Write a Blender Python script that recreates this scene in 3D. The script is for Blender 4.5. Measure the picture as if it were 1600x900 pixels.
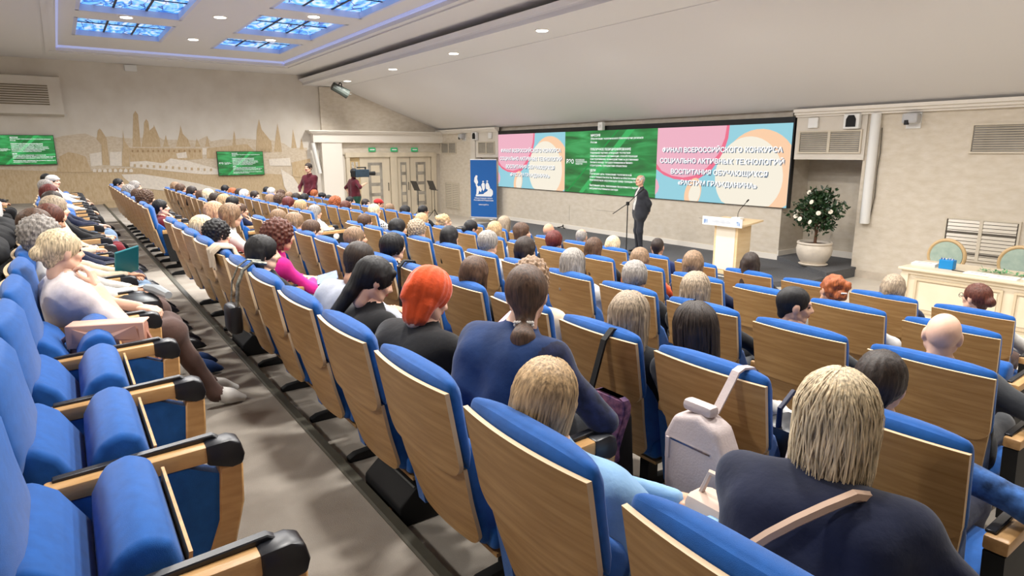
import bpy, bmesh, math, random
import numpy as np
from mathutils import Vector, Matrix
random.seed(7); rng = np.random.default_rng(7)
for o in list(bpy.data.objects): bpy.data.objects.remove(o, do_unlink=True)
SC = bpy.context.scene
COL = SC.collection
# ------------------------------------------------------------------ camera
YAW, PIT, ROLL = math.radians(34.987), math.radians(12.149), math.radians(-0.172)
EYE = 2.4
fw = Vector((-math.cos(YAW)*math.cos(PIT), math.sin(YAW)*math.cos(PIT), -math.sin(PIT)))
rt = fw.cross(Vector((0, 0, 1))).normalized(); up = rt.cross(fw)
rt, up = rt*math.cos(ROLL)+up*math.sin(ROLL), up*math.cos(ROLL)-rt*math.sin(ROLL)
cd = bpy.data.cameras.new('camera'); cam = bpy.data.objects.new('camera', cd); COL.objects.link(cam)
cd.sensor_width = 36; cd.lens = 992.94/1600*36; cd.clip_start = .05; cd.clip_end = 200
cam.matrix_world = Matrix(((rt.x, up.x, -fw.x, 0), (rt.y, up.y, -fw.y, 0), (rt.z, up.z, -fw.z, EYE), (0, 0, 0, 1)))
SC.camera = cam
# ------------------------------------------------------------------ world, exposure
wd = bpy.data.worlds.new('world'); SC.world = wd; wd.use_nodes = True
wd.node_tree.nodes['Background'].inputs[0].default_value = (.9, .95, 1, 1)
wd.node_tree.nodes['Background'].inputs[1].default_value = .35
SC.view_settings.view_transform = 'Standard'; SC.view_settings.look = 'None'
SC.view_settings.exposure = 0.0; SC.view_settings.gamma = 1.0
SC.view_settings.use_curve_mapping = False
LAMP_W = 100          # power of one ceiling downlight
BEAM_W = 100
# ------------------------------------------------------------------ palette
def lin(c):
    r = []
    for v in c:
        v /= 255; r.append(v/12.92 if v <= .04045 else ((v+.055)/1.055)**2.4)
    return (*r, 1)
MATS = {}
def mat(name, rgb, rough=.6, var=.0, scale=8, bump=0, bscale=60, metal=0, stretch=None, emit=0, sheen=0, rgb2=None, spec=.4, alpha=1, trans=0):
    if name in MATS: return MATS[name]
    m = bpy.data.materials.new(name); m.use_nodes = True; MATS[name] = m
    nt = m.node_tree; N = nt.nodes; K = nt.links; b = N['Principled BSDF']
    c = lin(rgb); b.inputs['Base Color'].default_value = c; b.inputs['Roughness'].default_value = rough
    b.inputs['Metallic'].default_value = metal; b.inputs['Specular IOR Level'].default_value = spec
    if trans: b.inputs['Transmission Weight'].default_value = trans
    if sheen: b.inputs['Sheen Weight'].default_value = sheen
    tc = mp = None
    if var or bump:
        tc = N.new('ShaderNodeTexCoord'); mp = N.new('ShaderNodeMapping'); K.new(tc.outputs['Object'], mp.inputs[0])
        if stretch: mp.inputs['Scale'].default_value = stretch
    if var:
        n = N.new('ShaderNodeTexNoise'); n.inputs['Scale'].default_value = scale; n.inputs['Detail'].default_value = 5
        K.new(mp.outputs[0], n.inputs[0])
        r = N.new('ShaderNodeValToRGB'); r.color_ramp.elements[0].position = .3; r.color_ramp.elements[1].position = .7
        c2 = lin(rgb2) if rgb2 else tuple(min(1, x*(1+var)) for x in c[:3])+(1,)
        c1 = c if rgb2 else tuple(x*(1-var) for x in c[:3])+(1,)
        r.color_ramp.elements[0].color = c1; r.color_ramp.elements[1].color = c2
        K.new(n.outputs[0], r.inputs[0]); K.new(r.outputs[0], b.inputs['Base Color'])
        if emit: K.new(r.outputs[0], b.inputs['Emission Color'])
    if emit:
        if not var: b.inputs['Emission Color'].default_value = c
        b.inputs['Emission Strength'].default_value = emit
    if bump:
        n2 = N.new('ShaderNodeTexNoise'); n2.inputs['Scale'].default_value = bscale; n2.inputs['Detail'].default_value = 4
        K.new(mp.outputs[0], n2.inputs[0]); bp = N.new('ShaderNodeBump'); bp.inputs['Strength'].default_value = bump
        bp.inputs['Distance'].default_value = .01
        K.new(n2.outputs[0], bp.inputs['Height']); K.new(bp.outputs[0], b.inputs['Normal'])
    return m
M_BLUE = mat('blue_fabric', (25, 86, 160), .85, .12, 30, .25, 700, sheen=.2, spec=.2)
M_WOOD = mat('oak_veneer', (150, 108, 60), .42, 0, 0, 0, rgb2=None)
def wood(name, a, b_, sc=(3, 3, 40), rough=.42):
    m = mat(name, a, rough, .2, 2.2, .08, 30, stretch=sc, rgb2=b_); return m
M_WOOD = wood('oak_veneer_grain', (150, 113, 68), (176, 140, 92), (2, 2, 26))
M_WOODL = wood('oak_armrest', (176, 134, 84), (204, 163, 112), (14, 3, 14), .35)
M_PLY = mat('plywood_edge', (206, 180, 144), .5)
M_BLK = mat('black_plastic', (24, 26, 32), .35, spec=.5)
M_BLKM = mat('black_matt', (14, 15, 17), .7)
M_CARPET = mat('carpet_taupe', (172, 165, 155), .95, .15, 3, .5, 350, spec=.1, rgb2=(152, 144, 134))
M_STAGE = mat('carpet_dark_grey', (108, 109, 112), .95, .15, 40, .4, 300, spec=.1, rgb2=(92, 93, 96))
M_TILE = mat('pale_floor_tile', (205, 197, 184), .35, .06, 3)
M_WALL = mat('cream_plaster', (216, 207, 193), .8, .1, 5, .2, 22, rgb2=(203, 192, 174), stretch=(1, 1, 2.2))
M_WALLP = mat('pale_plaster', (220, 214, 204), .8, .05, 1.5, .08, 30, rgb2=(208, 200, 188))
M_CEIL = mat('ceiling_paint', (222, 220, 220), .85)
M_TRIM = mat('white_trim', (232, 226, 216), .5)
M_WHITE = mat('white_plastic', (230, 230, 228), .4)
M_NOSE = mat('step_nosing', (78, 76, 66), .6, .1, 20)
# ------------------------------------------------------------------ mesh helpers
class MB:
    def __init__(s): s.v = []; s.f = []; s.m = []
    def add(s, vs, fs, mi=0):
        o = len(s.v); s.v += [tuple(v) for v in vs]; s.f += [tuple(i+o for i in f) for f in fs]; s.m += [mi]*len(fs); return s
    def box(s, x0, x1, y0, y1, z0, z1, mi=0):
        return s.add([(x0,y0,z0),(x1,y0,z0),(x1,y1,z0),(x0,y1,z0),(x0,y0,z1),(x1,y0,z1),(x1,y1,z1),(x0,y1,z1)],
            [(0,3,2,1),(4,5,6,7),(0,1,5,4),(1,2,6,5),(2,3,7,6),(3,0,4,7)], mi)
    def prism(s, pts, axis, a, b, mi=0):
        # pts 2D polygon, extruded along axis from a to b
        def P(p, t):
            return (t, p[0], p[1]) if axis == 0 else (p[0], t, p[1]) if axis == 1 else (p[0], p[1], t)
        n = len(pts); vs = [P(p, a) for p in pts]+[P(p, b) for p in pts]
        fs = [tuple(range(n))[::-1], tuple(range(n, 2*n))]+[(i, (i+1) % n, (i+1) % n+n, i+n) for i in range(n)]
        return s.add(vs, fs, mi)
    def tube(s, path, r, n=8, mi=0, cap=True):
        path = [Vector(p) for p in path]; k = len(path)
        rs = r if isinstance(r, (list, tuple)) else [r]*k
        vs = []; fs = []
        prev = None
        for i, p in enumerate(path):
            t = (path[min(i+1, k-1)]-path[max(i-1, 0)]).normalized()
            a = prev if prev is not None else (Vector((0, 0, 1)) if abs(t.z) < .9 else Vector((1, 0, 0)))
            u = (a-t*a.dot(t)).normalized(); prev = u; w = t.cross(u)
            for j in range(n):
                q = 2*math.pi*j/n; vs.append(p+u*math.cos(q)*rs[i]+w*math.sin(q)*rs[i])
        for i in range(k-1):
            for j in range(n): fs.append((i*n+j, i*n+(j+1) % n, (i+1)*n+(j+1) % n, (i+1)*n+j))
        if cap: fs += [tuple(range(n))[::-1], tuple(range((k-1)*n, k*n))]
        return s.add(vs, fs, mi)
    def lathe(s, prof, c=(0, 0, 0), n=24, mi=0):
        vs = []; fs = []; k = len(prof)
        for r, z in prof:
            for j in range(n): q = 2*math.pi*j/n; vs.append((c[0]+r*math.cos(q), c[1]+r*math.sin(q), c[2]+z))
        for i in range(k-1):
            for j in range(n): fs.append((i*n+j, i*n+(j+1) % n, (i+1)*n+(j+1) % n, (i+1)*n+j))
        fs += [tuple(range(n))[::-1], tuple(range((k-1)*n, k*n))]
        return s.add(vs, fs, mi)
    def rbox(s, x0, x1, y0, y1, z0, z1, r=.02, seg=2, mi=0, fn=None, cuts=0):
        bm = bmesh.new(); bmesh.ops.create_cube(bm, size=1)
        for v in bm.verts:
            v.co = ((x0+x1)/2+v.co.x*(x1-x0), (y0+y1)/2+v.co.y*(y1-y0), (z0+z1)/2+v.co.z*(z1-z0))
        if cuts: bmesh.ops.subdivide_edges(bm, edges=bm.edges[:], cuts=cuts, use_grid_fill=True)
        es = [e for e in bm.edges if len(e.link_faces) == 2 and e.calc_face_angle(0) > .5]
        bmesh.ops.bevel(bm, geom=es, offset=r, segments=seg, affect='EDGES', profile=.5)
        bm.verts.ensure_lookup_table(); bm.verts.index_update()
        vs = [tuple(fn(v.co)) if fn else tuple(v.co) for v in bm.verts]; fs = [tuple(v.index for v in f.verts) for f in bm.faces]
        bm.free(); return s.add(vs, fs, mi)
    def mesh(s, name, mats, smooth=False):
        me = bpy.data.meshes.new(name); me.from_pydata(s.v, [], s.f)
        for m in (mats if isinstance(mats, (list, tuple)) else [mats]): me.materials.append(m)
        me.polygons.foreach_set('material_index', s.m)
        if smooth: me.polygons.foreach_set('use_smooth', [True]*len(s.f))
        me.update()
        if smooth: me.set_sharp_from_angle(angle=math.radians(40))
        return me
def link(name, data, parent=None, loc=None, label=None, cat=None, group=None, kind=None, rz=None):
    o = bpy.data.objects.new(name, data); COL.objects.link(o)
    if parent is not None: o.parent = parent
    if loc is not None: o.location = loc
    if rz is not None: o.rotation_euler = (0, 0, rz)
    if label: o['label'] = label
    if cat: o['category'] = cat
    if group: o['group'] = group
    if kind: o['kind'] = kind
    return o
def put(name, mb, mats, parent=None, smooth=False, **k): return link(name, mb.mesh(name, mats, smooth), parent, **k)
def struct(name, mb, mats, parent=None, smooth=False, **k): return put(name, mb, mats, parent, smooth, kind='structure' if parent is None else None, **k)
def empty(name, loc, label, cat, group=None, rz=None):
    o = link(name, None, None, loc, label, cat, group, rz=rz); o.empty_display_size = .1; return o
def text_mesh(txt, size, bold=0.0, align='LEFT', sx=1.0):
    c = bpy.data.curves.new('text', 'FONT'); c.body = txt; c.size = size; c.align_x = align; c.offset = bold; c.resolution_u = 2; c.space_line = 1.0
    o = bpy.data.objects.new('text_tmp', c); COL.objects.link(o)
    dg = bpy.context.evaluated_depsgraph_get(); me = bpy.data.meshes.new_from_object(o.evaluated_get(dg))
    bpy.data.objects.remove(o); bpy.data.curves.remove(c); return me
ORD = ['first', 'second', 'third', 'fourth', 'fifth', 'sixth', 'seventh', 'eighth', 'ninth', 'tenth', 'eleventh', 'twelfth', 'thirteenth']
# ------------------------------------------------------------------ ceiling lamps (the real ones of the hall)
XM, YF, ZC = -22.7, 12.4, 4.95
DOWN = [(-17.82, 3.05), (-14.65, 3.05), (-11.5, 3.05), (-8.35, 3.05), (-5.2, 3.05), (-2.05, 3.05),
        (-15.72, 1.49), (-12.5, 1.49), (-9.4, 1.49), (-6.2, 1.49), (-3.1, 1.49),
        (-16.86, 4.62), (-13.54, 4.6), (-10.3, 4.6), (-7.0, 4.6), (-3.8, 4.6), (-.6, 4.6)]
DOWNB = [(-17, -2.5), (-12, -2.5), (-7, -2.5), (-2, -2.5)]
BEAM = [(-20.45, 7.9), (-16.9, 7.85), (-13.47, 7.8), (-10.05, 7.74), (-6.6, 7.7), (-3.2, 7.7), (.2, 7.7)]
# ---- flat mural shapes on the left wall (y, z)
MURAL= [('l',[(-1.27,2.59),(-0.5,2.65),(0.19,2.86),(0.54,2.92),(0.75,2.94),(0.99,2.83),(1.39,2.87),(1.61,2.83),(1.9,2.81),(2.6,2.88),(2.75,2.78),(3.07,2.78),(3.39,2.79),(3.72,2.76),(3.98,2.9),(4.1,2.74),(4.45,2.81),(4.66,2.79),(5.07,2.84),(5.47,2.8),(5.98,2.8),(6.4,2.68),(6.59,2.54),(7.18,2.54),(7.11,1.55),(6.13,1.65),(3.88,1.86),(1.5,1.92),(0.41,1.84),(-1.37,1.88)]),('m',[(-1.36,1.95),(0.41,1.84),(1.5,1.94),(3.88,1.84),(6.13,1.65),(7.21,1.55),(7.24,0.38),(4.2,0.55),(1.35,0.61),(-1.52,0.78)]),('m',[(1.9,2.56),(2.02,3.51),(2.09,3.62),(2.15,3.51),(2.12,2.56)]),('m',[(2.14,2.56),(2.25,3.05),(2.28,3.28),(2.35,3.39),(2.4,3.3),(2.4,3.05),(2.55,3.18),(2.65,2.84),(2.65,2.56)]),('m',[(3.08,2.57),(3.22,3.0),(3.27,3.23),(3.31,2.96),(3.44,2.8),(3.5,2.57)]),('m',[(4.72,2.53),(4.79,2.93),(4.83,3.08),(4.85,2.93),(4.85,2.53)]),('m',[(5.45,2.4),(5.54,3.1),(5.64,3.47),(5.7,3.13),(5.98,2.75),(5.99,2.4)]),('m',[(6.04,2.4),(6.14,2.92),(6.23,3.35),(6.28,2.92),(6.31,2.4)]),('m',[(6.63,2.53),(6.73,3.17),(6.82,2.53)]),('m',[(6.91,2.48),(7.0,2.88),(7.06,2.48)]),('m',[(2.72,2.57),(2.83,2.93),(2.88,2.57)]),('m',[(3.62,2.57),(3.69,2.83),(3.78,2.57)]),('m',[(3.91,2.57),(4.01,2.92),(4.06,2.57)]),('m',[(2.5,3.05),(2.54,3.23),(2.57,3.01)]),('m',[(1.01,2.78),(1.07,3.03),(1.12,3.09),(1.16,3.03),(1.26,2.81),(1.25,2.03),(1.07,2.03),(1.11,2.62)]),('m',[(1.55,1.98),(1.66,2.66),(1.7,3.04),(1.71,2.73),(1.8,2.57),(1.76,1.97)]),('c',[(0.78,2.36),(1.08,2.41),(1.06,2.03),(0.78,2.0)]),('c',[(1.29,2.41),(1.6,2.42),(1.56,2.0),(1.26,2.01)]),('d',[(1.79,2.53),(3.83,2.51),(3.8,2.2),(2.84,2.11),(2.51,2.06),(1.79,2.12)]),('c',[(1.79,2.12),(2.21,2.14),(2.67,2.06),(2.89,2.21),(3.33,2.14),(4.25,1.85),(4.24,1.69),(3.78,1.7),(2.49,1.86),(1.77,1.98)]),('c',[(3.06,2.36),(3.35,2.41),(3.36,2.23),(3.09,2.21)]),('c',[(3.83,2.53),(3.99,2.53),(3.97,2.32),(3.81,2.32)]),('c',[(1.52,1.75),(2.05,1.75),(2.78,1.61),(3.63,1.41),(4.26,1.2),(4.77,0.99),(4.23,0.92),(2.98,1.16),(1.82,1.36),(1.61,1.56)]),('d',[(-1.38,1.76),(-0.27,1.83),(0.4,1.78),(1.48,1.74),(1.92,1.29),(2.15,0.92),(-1.48,1.01)]),('d',[(0.27,2.41),(0.48,2.37),(0.68,2.28),(0.76,1.92),(0.76,1.83),(-0.07,1.85),(0.05,2.29)]),('c',[(6.22,1.83),(6.61,1.56),(6.88,1.11),(7.05,0.7),(6.55,0.72),(6.29,1.23)]),('d',[(6.6,2.04),(7.26,2.17),(7.26,1.5),(6.61,1.56)]),('d',[(3.95,2.52),(5.19,2.66),(5.44,2.4),(5.42,2.21),(3.92,2.2)]),('c',[(5.84,2.16),(6.56,2.2),(6.57,1.93),(5.87,1.94)]),('c',[(0.81,1.83),(0.81,1.9),(0.86,1.94),(0.9,1.9),(0.89,1.83)]),('c',[(0.93,1.83),(0.94,1.9),(0.99,1.94),(1.03,1.89),(1.02,1.83)]),('c',[(1.06,1.83),(1.07,1.89),(1.12,1.93),(1.16,1.89),(1.15,1.82)]),('c',[(1.2,1.82),(1.2,1.89),(1.25,1.93),(1.29,1.89),(1.28,1.82)]),('c',[(1.33,1.82),(1.34,1.89),(1.38,1.93),(1.42,1.89),(1.42,1.82)]),('c',[(1.46,1.82),(1.47,1.89),(1.52,1.93),(1.56,1.88),(1.55,1.82)]),('c',[(1.59,1.81),(1.6,1.88),(1.65,1.93),(1.69,1.88),(1.68,1.81)]),('c',[(1.73,1.81),(1.74,1.88),(1.79,1.92),(1.83,1.88),(1.82,1.81)]),('m',[(1.86,1.97),(1.87,2.05),(1.93,2.05),(1.92,1.97)]),('m',[(2.03,1.96),(2.04,2.04),(2.1,2.04),(2.09,1.96)]),('m',[(2.2,1.95),(2.21,2.02),(2.27,2.02),(2.26,1.94)]),('m',[(2.37,1.93),(2.38,2.01),(2.44,2.01),(2.43,1.93)]),('m',[(2.54,1.92),(2.55,2.0),(2.61,1.99),(2.6,1.92)]),('m',[(2.71,1.9),(2.72,1.98),(2.78,1.98),(2.77,1.9)]),('m',[(2.89,1.89),(2.9,1.97),(2.96,1.97),(2.95,1.89)]),('m',[(3.07,1.87),(3.07,1.95),(3.13,1.95),(3.13,1.87)]),('m',[(3.24,1.86),(3.25,1.94),(3.31,1.94),(3.31,1.86)]),('m',[(3.42,1.84),(3.43,1.92),(3.49,1.92),(3.49,1.84)]),('m',[(3.61,1.83),(3.61,1.91),(3.68,1.91),(3.67,1.83)]),('m',[(3.79,1.81),(3.8,1.89),(3.86,1.89),(3.85,1.81)]),('m',[(3.98,1.8),(3.99,1.88),(4.05,1.88),(4.04,1.8)]),('l2',[(1.86,2.41),(1.86,2.47),(1.91,2.47),(1.9,2.41)]),('l2',[(1.99,2.41),(2.0,2.47),(2.05,2.47),(2.04,2.41)]),('l2',[(2.13,2.41),(2.14,2.47),(2.18,2.47),(2.18,2.41)]),('l2',[(2.27,2.41),(2.28,2.47),(2.32,2.47),(2.32,2.41)]),('l2',[(2.41,2.41),(2.42,2.47),(2.46,2.47),(2.46,2.41)]),('l2',[(2.55,2.41),(2.56,2.47),(2.6,2.47),(2.6,2.41)]),('l2',[(2.69,2.41),(2.7,2.47),(2.75,2.47),(2.74,2.41)]),('l2',[(2.83,2.41),(2.84,2.47),(2.89,2.47),(2.88,2.41)]),('l2',[(2.98,2.41),(2.99,2.47),(3.03,2.47),(3.03,2.41)]),('l2',[(3.12,2.41),(3.13,2.47),(3.18,2.47),(3.17,2.41)]),('l2',[(3.27,2.41),(3.28,2.47),(3.33,2.47),(3.32,2.41)]),('l2',[(3.42,2.4),(3.42,2.47),(3.47,2.47),(3.47,2.4)]),('l2',[(3.57,2.4),(3.57,2.47),(3.62,2.47),(3.62,2.4)]),('l2',[(3.72,2.4),(3.72,2.47),(3.77,2.47),(3.77,2.4)]),('m',[(5.49,2.4),(5.54,2.58),(5.56,2.4)]),('m',[(5.62,2.4),(5.67,2.58),(5.69,2.4)]),('m',[(5.75,2.4),(5.8,2.58),(5.82,2.4)]),('m',[(5.88,2.4),(5.93,2.58),(5.95,2.4)])]
# ---- seated people: row, block, seat, head x, head offset, head height, hair, hair colour, top, description, options
PEOPLE=[
(1,'n',0,-0.74,0.66,0.99,'bobmess','pb','navy','blonde-bobbed person in a navy jacket with a tan crossbody strap',dict(ay=.5,vox=.013,arms='lap',w=1.12)),
(1,'n',1,-1.32,0.20,0.95,'bobneat','bl','ltblue','person with honey-blonde hair in a pale blue suit',dict(ay=.7,vox=.013,arms='lap',w=1.08,bot='ltblue',tilt=.2,dx=.16)),
(1,'n',2,-1.89,0.56,1.10,'pony','br','royal','person in a royal blue dress with a clipped brown ponytail',dict(ay=.85,vox=.013,arms='lap',w=1.15,sl='short',bot='dkgrey',acc='lace')),
(1,'n',3,-2.41,0.42,1.02,'scarf','orscarf','black','person in an orange headscarf and black jacket holding a phone',dict(vox=.013,arms='phone',w=1.15,pitch=-.5,yaw=-.35)),
(1,'n',4,-2.96,0.40,1.00,'ponylow','bk','black','person with glossy black hair in a black suit looking down',dict(vox=.013,arms='lap',w=1.02,pitch=-.45,yaw=-.5)),
(1,'n',5,-3.53,0.55,1.00,'short','db','greyshirt','person in a light grey shirt bent forward',dict(vox=.013,arms='front',w=1.12,pitch=-.45)),
(1,'n',6,-4.31,0.20,0.98,'long','bk','black','person with long straight black hair in a black jacket',dict(ay=-.2,vox=.013,arms='lap')),
(1,'n',7,-4.95,0.48,1.00,'curly','rd','pink','person with auburn curls in a magenta blouse',dict(ay=-.1,vox=.013,arms='tablet')),
(1,'n',8,-5.79,0.20,0.95,'curlyshort','bk','beige','person with short black curls and a beige jacket, hand at mouth',dict(arms='chin')),
(1,'n',9,-6.46,0.20,0.94,'shortf','pb','red','person with cropped pale blonde hair',dict()),
(1,'n',10,-6.70,0.50,1.02,'bob','lb','white','person with a sandy bob in a loose white shirt',dict(w=1.1,arms='front')),
(1,'n',11,-7.21,0.45,1.01,'bob','sr','red','person with strawberry-blonde bob and red collar',dict()),
(2,'f',1,-10.49,0.30,0.86,'short','br','vest','person in a brown vest with beige sleeves, hand on chin',dict(arms='chin',acc2='beige')),
(1,'f',1,-9.91,0.25,0.89,'bun','bk','wine','person in a wine red blouse with black hair pulled back',dict(arms='chin',yaw=-.1)),
(1,'f',2,-10.60,0.15,0.97,'curly','br','pattern','person with streaked brown curls',dict()),
(1,'f',3,-11.68,0.15,0.96,'short','br','grey','brown-haired person in grey',dict()),
(1,'f',7,-13.88,0.30,0.99,'bob','gr','beige','person with ash-grey bob',dict()),
(1,'f',6,-13.30,0.15,0.94,'curlyshort','gr','grey','grey-curled person',dict()),
(1,'f',10,-15.62,0.15,0.99,'short','bk','navy','short black-haired person',dict()),
(2,'f',10,-16.00,0.15,0.98,'bob','lb','beige','person with light brown bob',dict()),
(2,'f',9,-15.28,0.15,0.97,'bob','br','black','person with brown bob in black',dict()),
(2,'f',6,-13.85,0.15,0.98,'long','db','black','dark-haired person in profile',dict(yaw=-.6)),
(2,'f',5,-12.77,0.15,0.96,'bob','br','grey','person with a straight brown bob',dict()),
(2,'f',4,-12.43,0.20,0.99,'bob','pb','white','person with pale blonde hair in white',dict()),
(2,'f',3,-11.55,0.15,0.98,'bun','db','black','dark-haired person with a bun',dict()),
(2,'f',2,-10.85,0.15,0.98,'bob','bl','beige','person with wheat-blonde bob',dict()),
(2,'f',0,-10.40,0.18,0.98,'short','bk','navy','short black-haired person in navy',dict()),
(3,'f',10,-16.53,0.15,0.98,'short','bk','black','black-haired person in black',dict()),
(3,'f',9,-15.72,0.15,0.94,'bob','or','grey','person with ginger hair',dict()),
(3,'f',8,-15.01,0.15,0.96,'bob','db','wine','person with dark brown bob',dict()),
(3,'f',7,-14.60,0.15,0.96,'bob','wh','white','white-haired person',dict()),
(3,'f',6,-13.71,0.15,0.98,'short','db','black','dark short-haired person',dict(yaw=-.6)),
(3,'f',4,-12.50,0.15,0.97,'long','lb','beige','person with long fair hair',dict()),
(3,'f',3,-12.04,0.20,1.00,'curlyshort','br','grey','person with tousled brown hair',dict()),
(3,'f',2,-11.35,0.15,0.98,'bob','mr','black','person with a dark red bob',dict()),
(3,'f',1,-10.66,0.15,0.97,'shortf','bl','white','person with close-cropped fair hair',dict()),
(4,'f',11,-17.37,0.15,0.98,'short','bk','black','short black-haired person',dict()),
(4,'f',10,-16.94,0.15,0.97,'shortf','wh','white','white short-haired person',dict()),
(4,'f',9,-16.08,0.15,0.95,'curlyshort','br','grey','brown curly-haired person',dict()),
(4,'f',8,-15.39,0.15,0.95,'short','lb','white','fair short-haired person',dict()),
(4,'f',7,-14.84,0.15,0.94,'bob','db','black','person with a dark bob',dict()),
(4,'f',6,-14.23,0.15,0.96,'bob','bk','black','person with a black bob',dict()),
(4,'f',3,-12.37,0.18,0.99,'curly','or','beige','person with big ginger curls',dict()),
(4,'f',2,-11.75,0.15,0.95,'bob','rd','wine','person with a reddish-brown bob',dict()),
(4,'f',0,-10.38,0.15,0.98,'bob','pb','polka','person with platinum bob in a polka-dot blouse',dict()),
(5,'f',10,-16.86,0.15,1.00,'bob','or','grey','person with copper-red hair',dict()),
(5,'f',9,-16.26,0.15,0.96,'cap','bk','black','person in a black cap',dict()),
(5,'f',8,-15.74,0.15,0.93,'short','bk','black','black short-haired person',dict()),
(5,'f',6,-14.31,0.15,0.97,'short','bk','white','black-haired person in white',dict()),
(5,'f',4,-13.39,0.15,0.97,'short','db','black','dark short-haired person in profile',dict(yaw=-.6)),
(5,'f',3,-12.81,0.20,1.00,'cap','red','black','person in a red beret',dict()),
(5,'f',2,-12.12,0.15,0.95,'short','lb','grey','light brown short-haired person',dict()),
(5,'f',1,-11.40,0.15,0.95,'bob','bk','navy','person with a sleek black bob',dict()),
(5,'f',0,-10.78,0.22,1.00,'short','bk','black','person with rounded black hair',dict()),
(2,'n',11,-7.80,0.15,0.97,'short','lb','teal','balding light-brown-haired person with glasses',dict(yaw=-.3)),
(2,'n',10,-7.17,0.15,0.97,'bob','lb','beige','person with a feathered light brown bob',dict(yaw=-.3)),
(3,'f',0,-10.11,0.20,0.92,'long','gr','fluff','person with long ash hair in a fluffy white coat',dict(w=1.1,arms='front')),
(2,'n',9,-6.57,0.15,0.95,'short','br','black','person with neat brown hair',dict(yaw=-.3)),
(2,'n',7,-5.46,0.18,0.98,'short','lb','white','person with combed light brown hair',dict(yaw=-.3)),
(2,'n',6,-4.71,0.20,0.99,'shortf','bk','black','person with a thick black crop',dict(yaw=-.2)),
(2,'n',4,-3.38,0.15,0.98,'bob','br','black','person with wavy brown hair',dict()),
(2,'n',3,-2.95,0.28,1.00,'curly','lb','beige','person with gold-brown curls',dict()),
(2,'n',2,-2.07,0.20,0.98,'longs','ash','black','person with long ash-blonde hair',dict(ay=.3,vox=.016)),
(2,'n',1,-1.73,0.25,0.99,'longs','db','blackw','person with long dark brown hair and white sleeve',dict(ay=1.2,accR="white",vox=.016)),
(2,'n',0,-0.94,0.22,0.99,'short','db','denim','short dark-haired person in a denim jacket',dict(vox=.016,arms='armrest')),
(3,'n',11,-7.94,0.15,0.96,'short','br','black','brown short-haired person',dict()),
(3,'n',9,-6.94,0.15,0.97,'bob','bk','white','person with a chin-length black bob',dict(yaw=-.3)),
(3,'n',8,-6.42,0.15,1.00,'curlyshort','ash','grey','person with grizzled curls',dict()),
(3,'n',7,-5.69,0.15,1.00,'long','bk','white','person with smooth black hair',dict()),
(3,'n',6,-5.04,0.20,1.01,'shortf','gr','white','person with silver cropped hair in white',dict(yaw=-.2)),
(3,'n',5,-4.47,0.22,1.01,'bob','db','black','person with a dark brown bob',dict()),
(3,'n',4,-3.75,0.15,1.00,'longs','gr','white','person with streaked silver bob',dict()),
(3,'n',3,-3.11,0.18,0.99,'shortf','gr','black','person with a short steel-grey crop',dict()),
(3,'n',2,-2.58,0.18,0.99,'longs','ash','black','person with sleek ash-grey hair',dict()),
(3,'n',1,-1.96,0.28,1.00,'crop','bk','charcoal','person with a black buzz cut seen in profile',dict(ay=-.8,vox=.016)),
(3,'n',0,-1.21,0.29,1.00,'none','gr','charcoal','bald person in a charcoal suit',dict(ay=.35,vox=.016,w=1.2,arms='armrest')),
(4,'n',11,-8.60,0.15,0.96,'bob','bl','beige','person with a golden blonde bob',dict()),
(4,'n',10,-7.97,0.18,1.00,'updo','bl','white','person with a curly blonde updo',dict(yaw=-.3)),
(4,'n',9,-7.19,0.15,0.98,'bun','bk','white','person with a low black bun',dict(yaw=-.3)),
(4,'n',8,-6.66,0.18,1.00,'bob','bl','navy','person with a smooth blonde bob',dict()),
(4,'n',7,-6.25,0.30,1.01,'bob','br','white','person with a brown bob in profile',dict(ay=-.6)),
(4,'n',6,-5.47,0.18,1.00,'shortf','mr','black','person with cropped maroon hair in a wide black jacket',dict(w=1.25)),
(4,'n',5,-4.79,0.15,1.00,'long','br','black','person with straight brown hair',dict()),
(4,'n',4,-4.15,0.15,0.97,'bob','lb','orange','person with fair hair in an orange top',dict()),
(4,'n',3,-3.57,0.20,1.01,'bob','lb','navy','person with a full light brown bob',dict()),
(4,'n',1,-2.33,0.20,1.00,'updo','or','white','person with ginger hair in a pearl clip',dict(ay=1.1,vox=.016)),
(5,'n',10,-8.09,0.22,1.00,'longs','ash','navy','person with streaky blonde hair',dict()),
(5,'n',8,-6.95,0.20,1.00,'none','gr','navy','bald grey person',dict()),
(5,'n',7,-6.24,0.18,1.00,'fringe','gr','black','person with thin grey hair',dict()),
(5,'n',6,-5.62,0.15,0.96,'bob','pb','white','person with platinum blonde hair',dict()),
(5,'n',5,-5.04,0.30,1.00,'crop','db','navyb','person with a clipped dark crop in a navy jacket',dict()),
(5,'n',3,-3.70,0.15,1.00,'long','db','black','person with straight dark brown hair',dict()),
(5,'n',1,-2.37,0.15,0.99,'bob','ash','navy','person with highlighted blonde bob',dict(arms='front')),
(5,'n',0,-1.83,0.28,1.00,'bun','rd','white','person with auburn bun and glasses in a white blouse',dict(ay=1.25,vox=.016)),
(0,'n',6,-3.98,0.26,1.02,'bun','pb','blush','person with a pale blonde braid in a blush blouse',dict(vox=.013,arms='chin',w=1.12,bot='brown',sl='short',shoe='white')),
(0,'n',7,-4.69,0.17,1.02,'curlyshort','gr','white','grey-curled person in a white top with blue pumps',dict(bot='brown',shoe='royal',w=1.05)),
(0,'n',8,-5.41,0.13,1.02,'bob','br','beige','person with brown bob holding a teal folder',dict(bot='jeans')),
(0,'n',9,-5.97,0.20,1.02,'short','rd','navy','person with dark reddish hair bent over a phone',dict(bot='navy',pitch=-.4)),
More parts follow.
